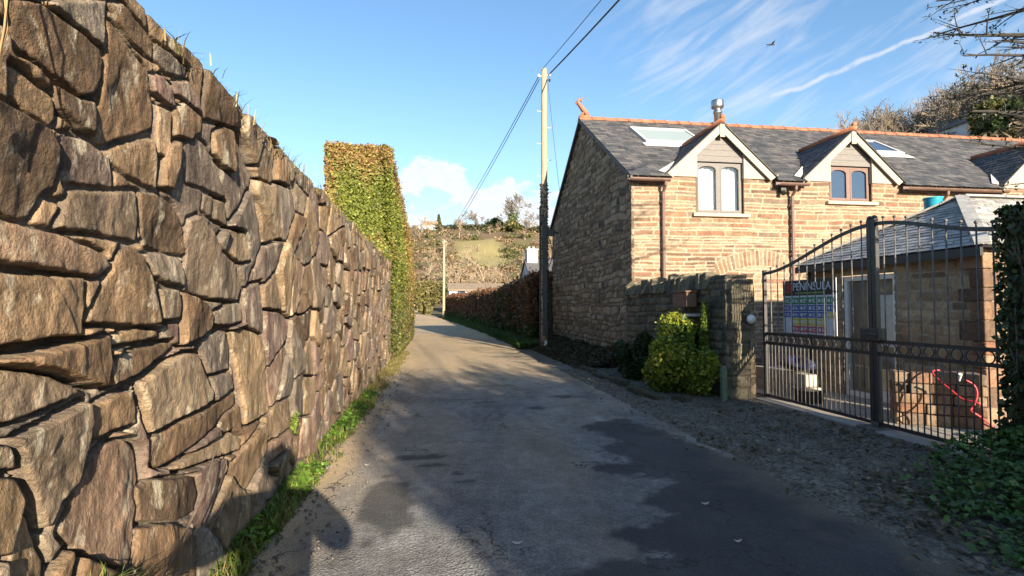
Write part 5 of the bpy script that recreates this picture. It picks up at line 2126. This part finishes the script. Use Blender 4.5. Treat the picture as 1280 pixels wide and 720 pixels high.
tag(o, 'small green fern rooted in a joint of the stone wall', 'fern')
b = MB()
for k in range(2):
    a = k * .35
    b.tube([(WU + .07, 1.57 + .015 * k, 2.75 - .05 * k), (WU + .10 + .02 * math.sin(a * 3), 1.595 + .01 * k * math.sin(k * 2.), 2.45), (WU + .11, 1.61 - .01 * k, 2.25), (WU + .08, 1.58 + .015 * k, 2.02 - .03 * k)], .0028, 5)
o = b.build('dry_bramble', simple('dry_stem', (.36, .22, .10), .8), origin=(WU, 1.77, 2.3), smooth=True)
tag(o, 'dry orange bramble stems hanging on the wall at the left edge', 'bramble')
b = MB()
for q in range(7):
    p = np.array([WU + .1, 2.1 + .22 * q * .5, .28 + .05 * (q % 3)])
    d_ = np.array([.1 * r.normal(), 1, .35 * r.normal()])
    pts = [p + d_ * t * .5 + np.array([.03 * math.sin(3 * t), 0, -.10 * t * t]) for t in np.linspace(0, 1, 6)]
    b.tube(pts, [.004] * 6, 4)
o = b.build('dead_twigs', M['bark'], origin=(WU + .1, 2.4, .2))
tag(o, 'thin dead twigs caught across the lowest stones at the lower left', 'twigs')

# ------------------------------------------------------------------ ivy covered pillar at the right edge
r = np.random.default_rng(71)
ip = empty('ivy_pillar', (5.55, 4.0, 0), 'square gate pillar smothered in dark ivy at the right edge', 'pillar')
b = MB()
b.box(5.24, 5.86, 3.72, 4.34, -.1, 2.35)
b.build('pillar', M['old'], ip, bevel=.02, tone=True)
n = 15000
f = r.integers(0, 5, n)
a, c_ = r.random(n), r.random(n)
X = np.select([f == 0, f == 1, f == 2, f == 3], [5.20 + 0 * a, 5.2 + .7 * a, 5.9 + 0 * a, 5.2 + .7 * a], 5.2 + .7 * a)
Y = np.select([f == 0, f == 1, f == 2, f == 3], [3.68 + .7 * a, 3.68 + 0 * a, 3.68 + .7 * a, 4.36 + 0 * a], 3.68 + .7 * c_)
Z = np.where(f == 4, 2.40, 2.40 * c_)
nv = np.select([(f == 0)[:, None], (f == 1)[:, None], (f == 2)[:, None], (f == 3)[:, None]], [np.tile([-1., 0, 0], (n, 1)), np.tile([0, -1., 0], (n, 1)), np.tile([1., 0, 0], (n, 1)), np.tile([0, 1., 0], (n, 1))], np.tile([0, 0, 1.], (n, 1)))
lump = .16 * (fbm(X * 4 + Y * 4, Z * 3, 471) - .35)
P = np.stack([X, Y, Z], -1) + nv * (lump * r.random(n) ** .4)[:, None] + r.normal(0, .015, (n, 3))
ok_ = r.random(n) < .35 + .8 * fbm(X * 3 + Y * 3, Z * 3, 473)
P, nv = P[ok_], nv[ok_]
leaves('ivy', P, r.uniform(.03, .065, len(P)), mixcol([(.03, .055, .018), (.05, .085, .025), (.022, .04, .014), (.08, .08, .03)], len(P), r), M['ivy'], ip, nrm=nv, flat=.4, asp=1.15, droop=.3, r=r)
b = MB()
for k in range(10):
    x, y = (5.21, 3.72 + .06 * k)
    pts = [(x - .01 - .015 * r.random(), y + .08 * r.normal() * t, 2.4 * t) for t in np.linspace(0, 1, 9)]
    b.tube(pts, .009, 5)
b.build('ivy_stems', M['bark'], ip)

# ------------------------------------------------------------------ dead branched conifer at the right edge
r = np.random.default_rng(82)
dc = empty('larch_tree', (6.84, 4.08, 0), 'dark leafless conifer reaching bare twiggy branches in at the upper right', 'tree')
tb_, tw_ = MB(), MB()
tp = [(6.84 + .02 * math.sin(k), 4.08 + .02 * math.cos(k * 1.3), 9.5 * k / 10) for k in range(11)]
tb_.tube(tp, [.17 - .013 * k for k in range(11)], 10)
tb_.build('trunk', M['bark_dark'], dc, smooth=True)


def limb(p, d, L, rr, lev):
    p, d = np.array(p, float), np.array(d, float)
    d /= np.linalg.norm(d)
    n = 7 if lev == 0 else 4
    pts, rs = [p.copy()], [rr]
    for i in range(n):
        d = d + r.normal(0, .045 if lev == 0 else .07, 3) + np.array([0, 0, .015 if lev == 0 else .02])
        d /= np.linalg.norm(d)
        p = p + d * L / n
        pts.append(p.copy())
        rs.append(rr * (1 - .75 * (i + 1) / n))
    tw_.tube(pts, rs, 6 if lev == 0 else 4)
    if lev >= 2:
        return
    m = int(L * (7.5 if lev == 0 else 8))
    for k in range(m):
        t = r.uniform(.25, 1)
        i = min(int(t * n), n - 1)
        q = np.array(pts[i]) + (np.array(pts[i + 1]) - np.array(pts[i])) * (t * n - i)
        dd = np.array(pts[i + 1]) - np.array(pts[i])
        dd /= np.linalg.norm(dd)
        sd_ = np.cross(dd, [0, 0, 1]) * (1 if k % 2 else -1)
        nd = dd * r.uniform(.35, .9) + sd_ * r.uniform(.4, .9) + np.array([0, 0, r.uniform(-.35, .5)])
        limb(q, nd, L * r.uniform(.16, .36) * (1.15 - .6 * t), max(rr * .36 * (1.1 - .6 * t), .0032), lev + 1)


main = [(3.35, (-1, .28, -.05), 2.45, .045), (3.75, (-1, -.02, -.02), 2.5, .055), (3.6, (-1, .55, -.02), 2.3, .04), (4.05, (-1, .18, .0), 2.5, .048), (4.5, (-1, .3, .04), 2.6, .04),
        (3.0, (-1, .12, -.1), 2.0, .032), (2.8, (-1, .42, -.12), 1.7, .026), (2.45, (-1, .25, -.06), 1.8, .024), (3.9, (-1, .4, .05), 2.3, .036), (3.2, (-1, .0, .0), 2.5, .036), (3.45, (-1, .15, .03), 2.6, .03), (3.85, (-1, .3, -.04), 2.6, .032), (4.25, (-1, .0, .02), 2.6, .03), (2.95, (-1, .3, .02), 2.3, .025), (4.6, (-1, .05, .05), 2.3, .03)]
for z, d_, L, rr in main:
    limb((6.78, 4.08, z), d_, L * .73, rr * .8, 0)
for k in range(22):
    z = 3.0 + .29 * k
    a = k * 2.4
    if math.cos(a) < -.55 and z < 5.5:
        continue
    limb((6.84, 4.08, z), (math.cos(a), math.sin(a), .1), 2.4 - .12 * k * .6, .03, 0)
tw_.build('branches', M['bark_dark'], dc)
n = 2600
P = np.array(tw_.v)[r.integers(0, len(tw_.v), n)] + r.normal(0, .02, (n, 3))
P = P[P[:, 2] > 2.4]
leaves('needles', P, .017, mixcol([(.02, .03, .014), (.035, .045, .02)], len(P), r), M['ivy'], dc, asp=3.0, r=r)

# ------------------------------------------------------------------ far side: cottages
cot = empty('white_cottage', (9, 50, 0), 'white cottage with dark slate roof and big white chimney behind the brown hedge', 'cottage')
b = MB()
b.box(8.9, 18, 50, 56, .2, 4.55)
b.prism([(8.9, 50, 4.55), (8.9, 56, 4.55), (8.9, 53, 6.3)], (9.1, 0, 0))
b.build('wall', M['white_wall'], cot)
b = MB()
b.prism([(8.75, 49.8, 4.48), (8.75, 53, 6.42), (8.75, 53, 6.30), (8.75, 49.8, 4.36)], (9.4, 0, 0))
b.prism([(8.75, 56.2, 4.48), (8.75, 53, 6.42), (8.75, 53, 6.30), (8.75, 56.2, 4.36)], (9.4, 0, 0))
b.build('roof', M['far_slate'], cot)
b = MB()
b.box(8.95, 10.0, 52.3, 53.7, 4.0, 7.25)
b.box(8.88, 10.07, 52.2, 53.8, 7.25, 7.37)
for k in (9.25, 9.7):
    b.tube([(k, 53, 7.36), (k, 53, 7.65)], .12, 10)
b.build('chimney', M['white_wall'], cot)
for x in (11, 14):
    b = MB()
    b.box(x, x + .9, 49.95, 50.01, 2.4, 3.5)
    b.build('window', M['dark_glass'], cot)
bar = empty('long_barn', (1.8, 74, 0), 'long low brown roofed building with a white gable beyond the far pole', 'barn')
zb = float(gz(4, 75)) - .3
b = MB()
b.box(1.9, 14, 72, 79, zb, 4.1)
b.prism([(1.9, 72, 4.1), (1.9, 79, 4.1), (1.9, 75.5, 4.95)], (12.1, 0, 0))
b.build('wall', M['white_wall'], bar)
b = MB()
b.prism([(1.7, 71.7, 4.02), (1.7, 75.5, 5.07), (1.7, 75.5, 4.93), (1.7, 71.7, 3.88)], (12.6, 0, 0))
b.prism([(1.7, 79.3, 4.02), (1.7, 75.5, 5.07), (1.7, 75.5, 4.93), (1.7, 79.3, 3.88)], (12.6, 0, 0))
b.build('roof', M['far_roof'], bar)
for x in (3.0, 5.4, 8.2, 11):
    b = MB()
    b.box(x, x + 1.0, 71.94, 72.01, 2.9, 4.0)
    b.build('window', M['dark_glass'], bar)
zb = float(gz(-2.5, 240))
hh_ = empty('hill_house', (-2.5, 240, zb), 'tiny pale house near the skyline of the far hill', 'house')
b = MB()
b.box(-5, 1, 238, 243, zb - 2, zb + 3)
b.prism([(-5, 238, zb + 3), (-5, 243, zb + 3), (-5, 240.5, zb + 4.6)], (6, 0, 0))
b.build('wall', M['white_wall'], hh_)
b = MB()
b.prism([(-5.3, 237.7, zb + 2.9), (-5.3, 240.5, zb + 4.9), (-5.3, 240.5, zb + 4.65), (-5.3, 237.7, zb + 2.65)], (6.6, 0, 0))
b.build('roof', M['far_roof'], hh_)
hx, hy = 75.0, 66.0
zb = float(gz(hx, hy))
gh = empty('hillside_house', (hx, hy, zb), 'pale grey house glimpsed among the trees above the slate roof', 'house')
b = MB()
b.box(hx - 3, hx + 3, hy - 4, hy + 4, zb - 3, zb + 5.5)
b.prism([(hx - 3, hy - 4, zb + 5.5), (hx + 3, hy - 4, zb + 5.5), (hx, hy - 4, zb + 8)], (0, 8, 0))
b.build('wall', simple('grey_render', (.55, .56, .58), .8, 0, .1, 1), gh)
b = MB()
for s in (-1, 1):
    b.prism([(hx + s * 3.3, hy - 4.3, zb + 5.3), (hx, hy - 4.3, zb + 8.2), (hx, hy - 4.3, zb + 8.0), (hx + s * 3.3, hy - 4.3, zb + 5.1)], (0, 8.6, 0))
b.build('roof', M['far_slate'], gh)

# ------------------------------------------------------------------ far trees
def gpt(px, dist):
    th = math.atan((px - 640) / F_) + YAW
    return dist * math.sin(th), dist * math.cos(th)


def place(px, dist):
    u, v = gpt(px, dist)
    return (u, v, float(gz(u, v)) - .3)


p = place(578, 246)
rt1 = make_bare('bare_tree', p, 13, 'left of the two round bare trees close together on the far skyline', 'bare trees on the far skyline', 91, M['bark_grey'], (3, 4), .75, 5, .25, .72, minr=.09)
copy_tree(rt1, place(598, 250), 1.3, 1.1, 'right of the two round bare trees close together on the far skyline')
copy_tree(rt1, place(632, 262), 2.6, .8, 'small bare tree on the far skyline right of the dark evergreen')
copy_tree(rt1, place(660, 240), .4, 1.0, 'bare tree on the far skyline behind the near utility pole')
it = make_bare('ivy_clad_tree', place(641, 222), 17, 'tall bare tree with an ivy clad trunk standing above the far skyline', None, 95, M['bark_grey'], (3, 4), .55, 5, .36, .72, minr=.09)
r = np.random.default_rng(97)
p = place(641, 222)
n = 2600
z = r.random(n) * 9
P = np.stack([p[0] + (.9 + .06 * z) * r.normal(0, .7, n), p[1] + .6 * r.normal(0, 1, n), p[2] + z], -1)
leaves('ivy', P, .5, mixcol([(.10, .14, .06), (.14, .17, .08)], n, r), M['leaf'], it, r=r)


def evergreen(name, loc, rx, rz, cols, n, size, label, seed, group=None, cat='tree', conic=False):
    r = np.random.default_rng(seed)
    t = empty(name, loc, label, cat, group)
    if conic:
        z = r.random(n) ** .8
        a = r.uniform(0, 6.28, n)
        q = rx * (1 - z) ** .9 * (.5 + .5 * r.random(n) ** .4) * (1 + .25 * np.sin(z * 40))
        P = np.stack([loc[0] + q * np.cos(a), loc[1] + q * np.sin(a), loc[2] + z * rz * 2], -1)
    else:
        P, _ = blob_points(n, (loc[0], loc[1], loc[2] + rz * 1.05), rx, rx, rz, r, .3, .4, 18)
    leaves('crown', P, r.uniform(.7, 1.4, n) * size, mixcol(cols, n, r), M['leaf'], t, r=r)
    b = MB()
    b.tube([loc, (loc[0], loc[1], loc[2] + rz * 1.5)], [rx * .08, rx * .03], 6)
    b.build('trunk', M['bark'], t)
    return t


EG = [(.05, .075, .025), (.08, .10, .035), (.035, .05, .02)]
OL = [(.20, .17, .06), (.15, .14, .045), (.24, .18, .08), (.11, .12, .035)]
TW = [(.26, .18, .10), (.20, .14, .085), (.30, .22, .13)]
evergreen('evergreen_tree', place(617, 240), 4.2, 4.2, EG, 2600, .7, 'dark round evergreen on the far skyline beside the bare trees', 101)
evergreen('spiky_conifer', place(548, 242), 1.9, 4.2, OL + EG, 1800, .6, 'pointed grey green conifer on the far skyline near the pale house', 102, None, 'tree', True)
evergreen('skyline_shrub', place(640, 215), 5, 2.6, OL + EG, 1800, .7, 'olive scrub mound at the foot of the ivy clad tree', 103, None, 'shrub')
# shrubs where the lane bends out of sight
for i, (px, ds_, rx, rz, lb) in enumerate([(522, 84, 2.0, 2.2, 'leftmost olive shrub where the lane bends out of sight'), (536, 92, 2.6, 2.6, 'middle olive shrub at the far bend of the lane'), (550, 100, 2.4, 2.2, 'right hand olive shrub at the far bend beside the far pole'), (531, 70, 1.0, 1.0, 'small low yellow green shrub at the far lane edge')]):
    evergreen('lane_shrub', place(px, ds_), rx, rz, OL, 3000, .22, lb, 110 + i, 'shrubs at the far bend', 'shrub')
ws_ = make_bare('twiggy_tree', place(603, 84), 10.5, 'broad tan many stemmed bare tree behind the long low roof', None, 121, M['bark_tan'], (3, 4), .95, 5, .16, .74, minr=.04)
ws_.scale = (1.15, 1.15, 1)
# bare trees and scrub over the far hillside
hb = make_bare('hillside_tree', place(585, 150), 6.5, 'brown leafless tree on the far hillside below the skyline', 'leafless trees on the far hillside', 123, M['bark_tan'], (3, 4), .8, 4, .22, .72, minr=.05)
r = np.random.default_rng(125)
for k in range(46):
    px = r.uniform(505, 720)
    ds_ = r.uniform(112, 236)
    if 562 < px < 642 and 136 < ds_ < 200:
        continue
    copy_tree(hb, place(px, ds_), r.uniform(0, 6), r.uniform(.6, 1.15))
n = 9000
ctr = []
while len(ctr) < 420:
    px, ds_ = r.uniform(470, 760), r.uniform(96, 262)
    u, v = gpt(px, ds_)
    if 7 < u < 22 and 148 < v < 194:
        continue
    ctr.append((u, v, float(gz(u, v)), r.uniform(.8, 2.4)))
ctr = np.array(ctr)
k = r.integers(0, len(ctr), n * 4)
n = 15000
k = r.integers(0, len(ctr), n * 4)
q = r.normal(0, .5, (n * 4, 3)) * ctr[k][:, 3:4] * np.array([1.2, 1.2, .8])
P = ctr[k][:, :3] + q
P[:, 2] = np.maximum(P[:, 2], ctr[k][:, 2] - .3)
which = (k % 3 == 0)[:, None]
o = leaves('hillside_scrub', P, r.uniform(.25, .6, len(P)), np.where(which, mixcol(EG + OL, len(P), r), mixcol(TW, len(P), r)), M['leaf'], origin=(10, 170, 10), r=r)
tag(o, 'brown and olive scrub covering the far hillside', 'scrub', kind='stuff')
# hedgerow line under the skyline
n = 7000
t = r.random(n)
u0, v0 = gpt(545, 232)
u1, v1 = gpt(700, 212)
u = u0 + (u1 - u0) * t + r.normal(0, 1.2, n)
v = v0 + (v1 - v0) * t + r.normal(0, 1.2, n)
P = np.stack([u, v, gz(u, v) + 2.6 * r.random(n) * (.4 + fbm(u * .2, v * .2, 481))], -1)
o = leaves('skyline_hedgerow', P, r.uniform(.3, .6, n), mixcol(EG + [(.14, .09, .06), (.10, .08, .05)], n, r), M['leaf'], origin=(20, 220, 30), r=r)
tag(o, 'dark hedgerow line along the top of the far field', 'hedgerow', kind='stuff')

# wooded hill behind the house
wt = [make_bare('woodland_tree', place(1180, 112), 13.5, 'leafless tree in the wood on the hill behind the slate roof', 'bare trees of the hill wood behind the slate roof', s_, mt, (3, 4), .6, 5, .30, .72, minr=.042)
      for s_, mt in ((131, M['bark_grey']), (133, M['bark_tan']), (135, M['bark_grey']))]
first = True
r = np.random.default_rng(137)
spots = []
for k in range(110):
    px = r.uniform(1010, 1420)
    ds_ = r.uniform(98, 140)
    spots.append((px, ds_))
for i, (px, ds_) in enumerate(spots):
    if i < 3:
        lo = place(px, ds_)
        wt[i].location = lo
    else:
        copy_tree(wt[i % 3], place(px, ds_), r.uniform(0, 6), r.uniform(.75, 1.1))
for k in range(30):
    copy_tree(wt[k % 3], place(r.uniform(985, 1140), r.uniform(122, 155)), r.uniform(0, 6), r.uniform(.9, 1.25))
for k in range(40):
    th = rad(r.uniform(56, 92))
    ds_ = r.uniform(85, 150)
    u, v = ds_ * math.sin(th), ds_ * math.cos(th)
    copy_tree(wt[k % 3], (u, v, float(gz(u, v)) - .3), r.uniform(0, 6), r.uniform(.8, 1.15), 'leafless tree on the hillside beyond the right edge of the view')
n = 30000
px = r.uniform(1000, 1440, n)
ds_ = r.uniform(80, 160, n)
th = np.arctan((px - 640) / F_) + YAW
u, v = ds_ * np.sin(th), ds_ * np.cos(th)
z = gz(u, v)
P = np.stack([u, v, z + 11.0 * r.random(n) ** 1.3 * fbm(u * .15, v * .15, 485)], -1)
o = leaves('wood_understorey', P, r.uniform(.25, .6, n), mixcol([(.20, .14, .09), (.16, .115, .08), (.24, .18, .11), (.17, .14, .07)], n, r), M['leaf'], origin=(75, 75, 22), r=r, asp=2.5)
tag(o, 'tawny twig mass of the wood on the hill behind the slate roof', 'wood', kind='stuff')
evergreen('ivy_tree', place(1243, 92), 2.3, 5.0, EG + OL, 3600, .42, 'dark ivy smothered tree rising over the slate roof at the right', 141)
evergreen('ivy_tree', place(1275, 90), 2.4, 4.6, EG, 3600, .42, 'lower dark evergreen at the right edge above the roof', 143)

# ------------------------------------------------------------------ trees behind the viewer that shade the lane
def laurel(loc, rx, H, n, label, seed, hi=.07):
    r = np.random.default_rng(seed)
    t = empty('laurel_tree', loc, label, 'tree', 'evergreen trees behind the viewer')
    P, _ = blob_points(n, (loc[0], loc[1], H * .52), rx, rx, H * .5, r, .3, .4, 22)
    leaves('crown', P, r.uniform(.10, .2, n), mixcol([(.04, .07, .02), (.06, .10, .03)], n, r), M['leaf'], t, r=r)
    b = MB()
    for k in range(4):
        a = k * 1.6
        b.tube([(loc[0], loc[1], 0), (loc[0] + rx * .3 * math.cos(a), loc[1] + rx * .3 * math.sin(a), H * .6)], [.12, .04], 7)
    b.build('trunk', M['bark'], t)


SHADE = [(4.75, -8.4, 1.15, 5.2), (3.75, -8.2, .85, 5.0), (4.3, -9.8, 1.1, 6.0), (5.0, -10.8, 1.2, 6.9), (5.5, -7.5, 1.7, 6.3), (7.3, -7.0, 1.5, 6.2), (6.6, -9.5, 1.5, 6.6)]
for i, (x, y, rx, H) in enumerate(SHADE):
    laurel((x, y, 0), rx, H, (2600, 950, 1250, 1800)[i] if i < 4 else 5200, ['thin straggling laurel behind the viewer under the bare trees', 'sparse small laurel behind the viewer nearest the lane', 'sparse laurel behind the viewer second from the lane', 'tall sparse laurel behind the viewer set back from the rest', 'broad laurel behind the viewer nearest the lane middle', 'broad laurel behind the viewer beside the drive', 'taller laurel behind the viewer at the back of the others'][i], 151 + i)
bt = make_bare('lane_tree', (4.55, -8.0, 0), 6.6, 'slim bare tree behind the viewer nearest the lane', 'bare trees behind the viewer', 161, M['bark'], (3, 4), .42, 5, .32, .7, minr=.010, squeeze=.62)
for (x_, y_, a_, s_, l_) in ((3.3, -8.3, 1.1, .78, 'short slim bare tree behind the viewer at the very edge of the lane'), (3.6, -7.5, 2.9, .74, 'shortest bare tree behind the viewer beside the lane'), (4.0, -8.9, 5.2, .86, 'leaning bare tree behind the viewer between two taller ones'), (3.75, -8.6, .7, .92, 'slim bare tree behind the viewer leaning furthest over the lane'), (4.1, -9.6, 2.2, 1.0, 'slim bare tree behind the viewer second from the lane'), (4.9, -9.2, 4.4, 1.02, 'slim bare tree behind the viewer third from the lane'), (5.4, -10.4, 5.5, 1.08, 'slim bare tree behind the viewer set back from the lane'), (4.3, -7.4, 3.0, .88, 'short bare tree behind the viewer in front of the others')):
    copy_tree(bt, (x_, y_, 0), a_, s_, l_)
copy_tree(bt, (5.2, -8.8, 0), 1.9, 1.05, 'slim bare tree behind the viewer close in front of the laurels')
copy_tree(bt, (6.0, -8.2, 0), 3.6, 1.1, 'slim bare tree behind the viewer between two laurels')
copy_tree(bt, (7.0, -8.4, 0), 5.0, 1.0, 'slim bare tree behind the viewer above the laurel beside the drive')

# ------------------------------------------------------------------ bird
bd = Vector((17.0, 25.2, 15.0))
bo = empty('bird', bd, 'tiny dark bird gliding high in the sky above the dormers', 'bird')
b = MB()
b.tube([bd + Vector((-.16, 0, 0)), bd + Vector((-.08, 0, .01)), bd + Vector((.05, 0, .015)), bd + Vector((.14, 0, .02)), bd + Vector((.19, 0, .01))], [.012, .035, .042, .03, .006], 8)
for s in (-1, 1):
    b.add([bd + Vector((.08, s * .02, .02)), bd + Vector((.06, s * .2, .09)), bd + Vector((-.06, s * .42, .05)), bd + Vector((-.03, s * .2, .07)), bd + Vector((-.05, s * .02, .02)),
           bd + Vector((.0, s * .2, .062))], [(0, 1, 3, 4), (1, 2, 3), (4, 3, 5), (3, 2, 5), (0, 4, 5), (0, 5, 1), (1, 5, 2)])
b.add([bd + Vector((-.14, -.01, 0)), bd + Vector((-.14, .01, 0)), bd + Vector((-.28, .05, 0)), bd + Vector((-.28, -.05, 0)), bd + Vector((-.14, 0, -.012))], [(0, 1, 2, 3), (0, 4, 1), (1, 4, 2), (2, 4, 3), (3, 4, 0)])
b.build('body', M['bark_dark'], bo, smooth=True)

# ------------------------------------------------------------------ the person walking with the camera: only the shadow shows
def skin_chain(name, nodes, edges, mat, parent, sub=2):
    me = bpy.data.meshes.new(name)
    org = ORG[parent.name]
    me.from_pydata([tuple(np.array(n_[:3]) - org) for n_ in nodes], edges, [])
    o = bpy.data.objects.new(name, me)
    COL.objects.link(o)
    o.parent = parent
    me.materials.append(mat)
    md = o.modifiers.new('skin', 'SKIN')
    me.skin_vertices.new(name='skin') if not me.skin_vertices else None
    for i, n_ in enumerate(nodes):
        sv = me.skin_vertices[0].data[i]
        sv.radius = (n_[3], n_[4] if len(n_) > 4 else n_[3])
        sv.use_root = (i == 0)
    md.use_smooth_shade = True
    s_ = o.modifiers.new('subsurf', 'SUBSURF')
    s_.levels = s_.render_levels = sub
    ORG[o.name] = org
    return o


M['jacket'] = simple('dark_jacket', (.04, .045, .06), .85, 0, .2, 10)
M['trouser'] = simple('grey_trousers', (.07, .07, .075), .9, 0, .2, 10)
M['skin_'] = simple('skin', (.52, .33, .24), .55, 0, .06, 8)
M['hair'] = simple('brown_hair', (.06, .04, .025), .7, 0, .3, 20)
PX, PY = .02, -.34
pe = empty('person', (PX, PY, 0), 'person in dark padded jacket and woolly hat holding a small camera at chest height', 'person')
nodes = [(PX, PY, .95, .17, .13), (PX, PY, 1.15, .17, .13), (PX, PY + .02, 1.36, .20, .13), (PX, PY + .02, 1.47, .10, .09), (PX, PY + .02, 1.54, .06), (PX, PY + .03, 1.60, .07, .085), (PX, PY + .035, 1.68, .082, .10), (PX, PY + .03, 1.76, .06, .07)]
edges = [(0, 1), (1, 2), (2, 3), (3, 4), (4, 5), (5, 6), (6, 7)]
for s in (-1, 1):
    k = len(nodes)
    nodes += [(PX + s * .24, PY + .02, 1.41, .09), (PX + s * .43, PY + .0, 1.20, .075), (PX + s * .19, PY + .22, 1.22, .052), (PX + s * .11, PY + .28, 1.28, .036)]
    edges += [(2, k), (k, k + 1), (k + 1, k + 2), (k + 2, k + 3)]
    k = len(nodes)
    nodes += [(PX + s * .11, PY, .84, .115), (PX + s * .13, PY + .02, .48, .075), (PX + s * .13, PY - .02, .10, .052), (PX + s * .14, PY + .12, .045, .042)]
    edges += [(0, k), (k, k + 1), (k + 1, k + 2), (k + 2, k + 3)]
skin_chain('body', nodes, edges, M['skin_'], pe)
jn = [(a[0], a[1], a[2], a[3] + .045, (a[4] if len(a) > 4 else a[3]) + .05) for a in nodes[:4]]
je = [(0, 1), (1, 2), (2, 3)]
for s, off in ((-1, 8), (1, 16)):
    k = len(jn)
    jn += [(*nodes[off][:3], .115), (*nodes[off + 1][:3], .095), (*nodes[off + 2][:3], .072)]
    je += [(2, k), (k, k + 1), (k + 1, k + 2)]
skin_chain('jacket', jn, je, M['jacket'], pe)
tn_ = [(PX, PY, .93, .18, .145)]
te = []
for s, off in ((-1, 12), (1, 20)):
    k = len(tn_)
    tn_ += [(*nodes[off][:3], .13), (*nodes[off + 1][:3], .095), (nodes[off + 2][0], nodes[off + 2][1], .13, .075)]
    te += [(0, k), (k, k + 1), (k + 1, k + 2)]
skin_chain('trousers', tn_, te, M['trouser'], pe)
b = MB()
b.lathe((PX, PY + .03, 1.67), [(.125, 0), (.132, .04), (.128, .09), (.105, .14), (.06, .172), (.01, .18)], 20)
b.ball((PX, PY + .03, 1.86), .03, 8)
b.build('hat', M['jacket'], pe, smooth=True)
b = MB()
for s in (-1, 1):
    b.ball((PX + s * .033, PY + .118, 1.665), .012, 8)
b.build('eyes', M['white_plastic'], pe, smooth=True)
b = MB()
b.tube([(PX, PY + .115, 1.675), (PX, PY + .142, 1.635), (PX, PY + .12, 1.625)], [.008, .016, .01], 8)
b.tube([(PX - .028, PY + .112, 1.595), (PX, PY + .122, 1.592), (PX + .028, PY + .112, 1.595)], [.004, .008, .004], 6)
for s in (-1, 1):
    b.ball((PX + s * .088, PY + .03, 1.645), .024, 8, 1.4)
b.build('face_features', M['skin_'], pe, smooth=True)
for s in (-1, 1):
    b = MB()
    hx_, hy_, hz_ = PX + s * .095, PY + .285, 1.285
    b.tube([(hx_ + s * .02, hy_ - .02, hz_ - .01), (hx_, hy_, hz_), (hx_ - s * .03, hy_ + .015, hz_ + .012)], [.03, .038, .034], 10)
    for f in range(4):
        zz_ = hz_ + .03 - .018 * f
        l_ = (.9, 1.0, .95, .8)[f]
        b.tube([(hx_ - s * .03, hy_ + .02, zz_), (hx_ - s * .055 * l_, hy_ + .035, zz_), (hx_ - s * .075 * l_, hy_ + .02, zz_), (hx_ - s * .08 * l_, hy_ + .002, zz_)], [.0095, .009, .0085, .007], 7)
    b.tube([(hx_ - s * .005, hy_ - .01, hz_ + .03), (hx_ - s * .03, hy_ - .02, hz_ + .048), (hx_ - s * .052, hy_ - .018, hz_ + .05)], [.012, .011, .008], 7)
    b.build('hand', M['skin_'], pe, smooth=True)
    b = MB()
    b.box(PX + s * .135 - .048, PX + s * .135 + .048, PY - .07, PY + .2, -.0, .03)
    b.lathe((PX + s * .135, PY + .0, .03), [(.055, 0), (.06, .04), (.055, .1)], 12)
    b.tube([(PX + s * .135, PY + .02, .06), (PX + s * .138, PY + .12, .05), (PX + s * .14, PY + .19, .035)], [.05, .045, .03], 10)
    b.build('shoe', M['bark_dark'], pe, smooth=False)
cm_o = empty('action_camera', (PX, PY + .30, 1.28), 'small black action camera held by the person', 'camera')
b = MB()
b.box(PX - .034, PX + .034, PY + .285, PY + .318, 1.258, 1.308)
b.build('body', M['bin'], cm_o, bevel=.006)
b = MB()
b.tube([(PX + .015, PY + .318, 1.29), (PX + .015, PY + .324, 1.29)], .011, 14)
b.build('lens', M['dark_glass'], cm_o)
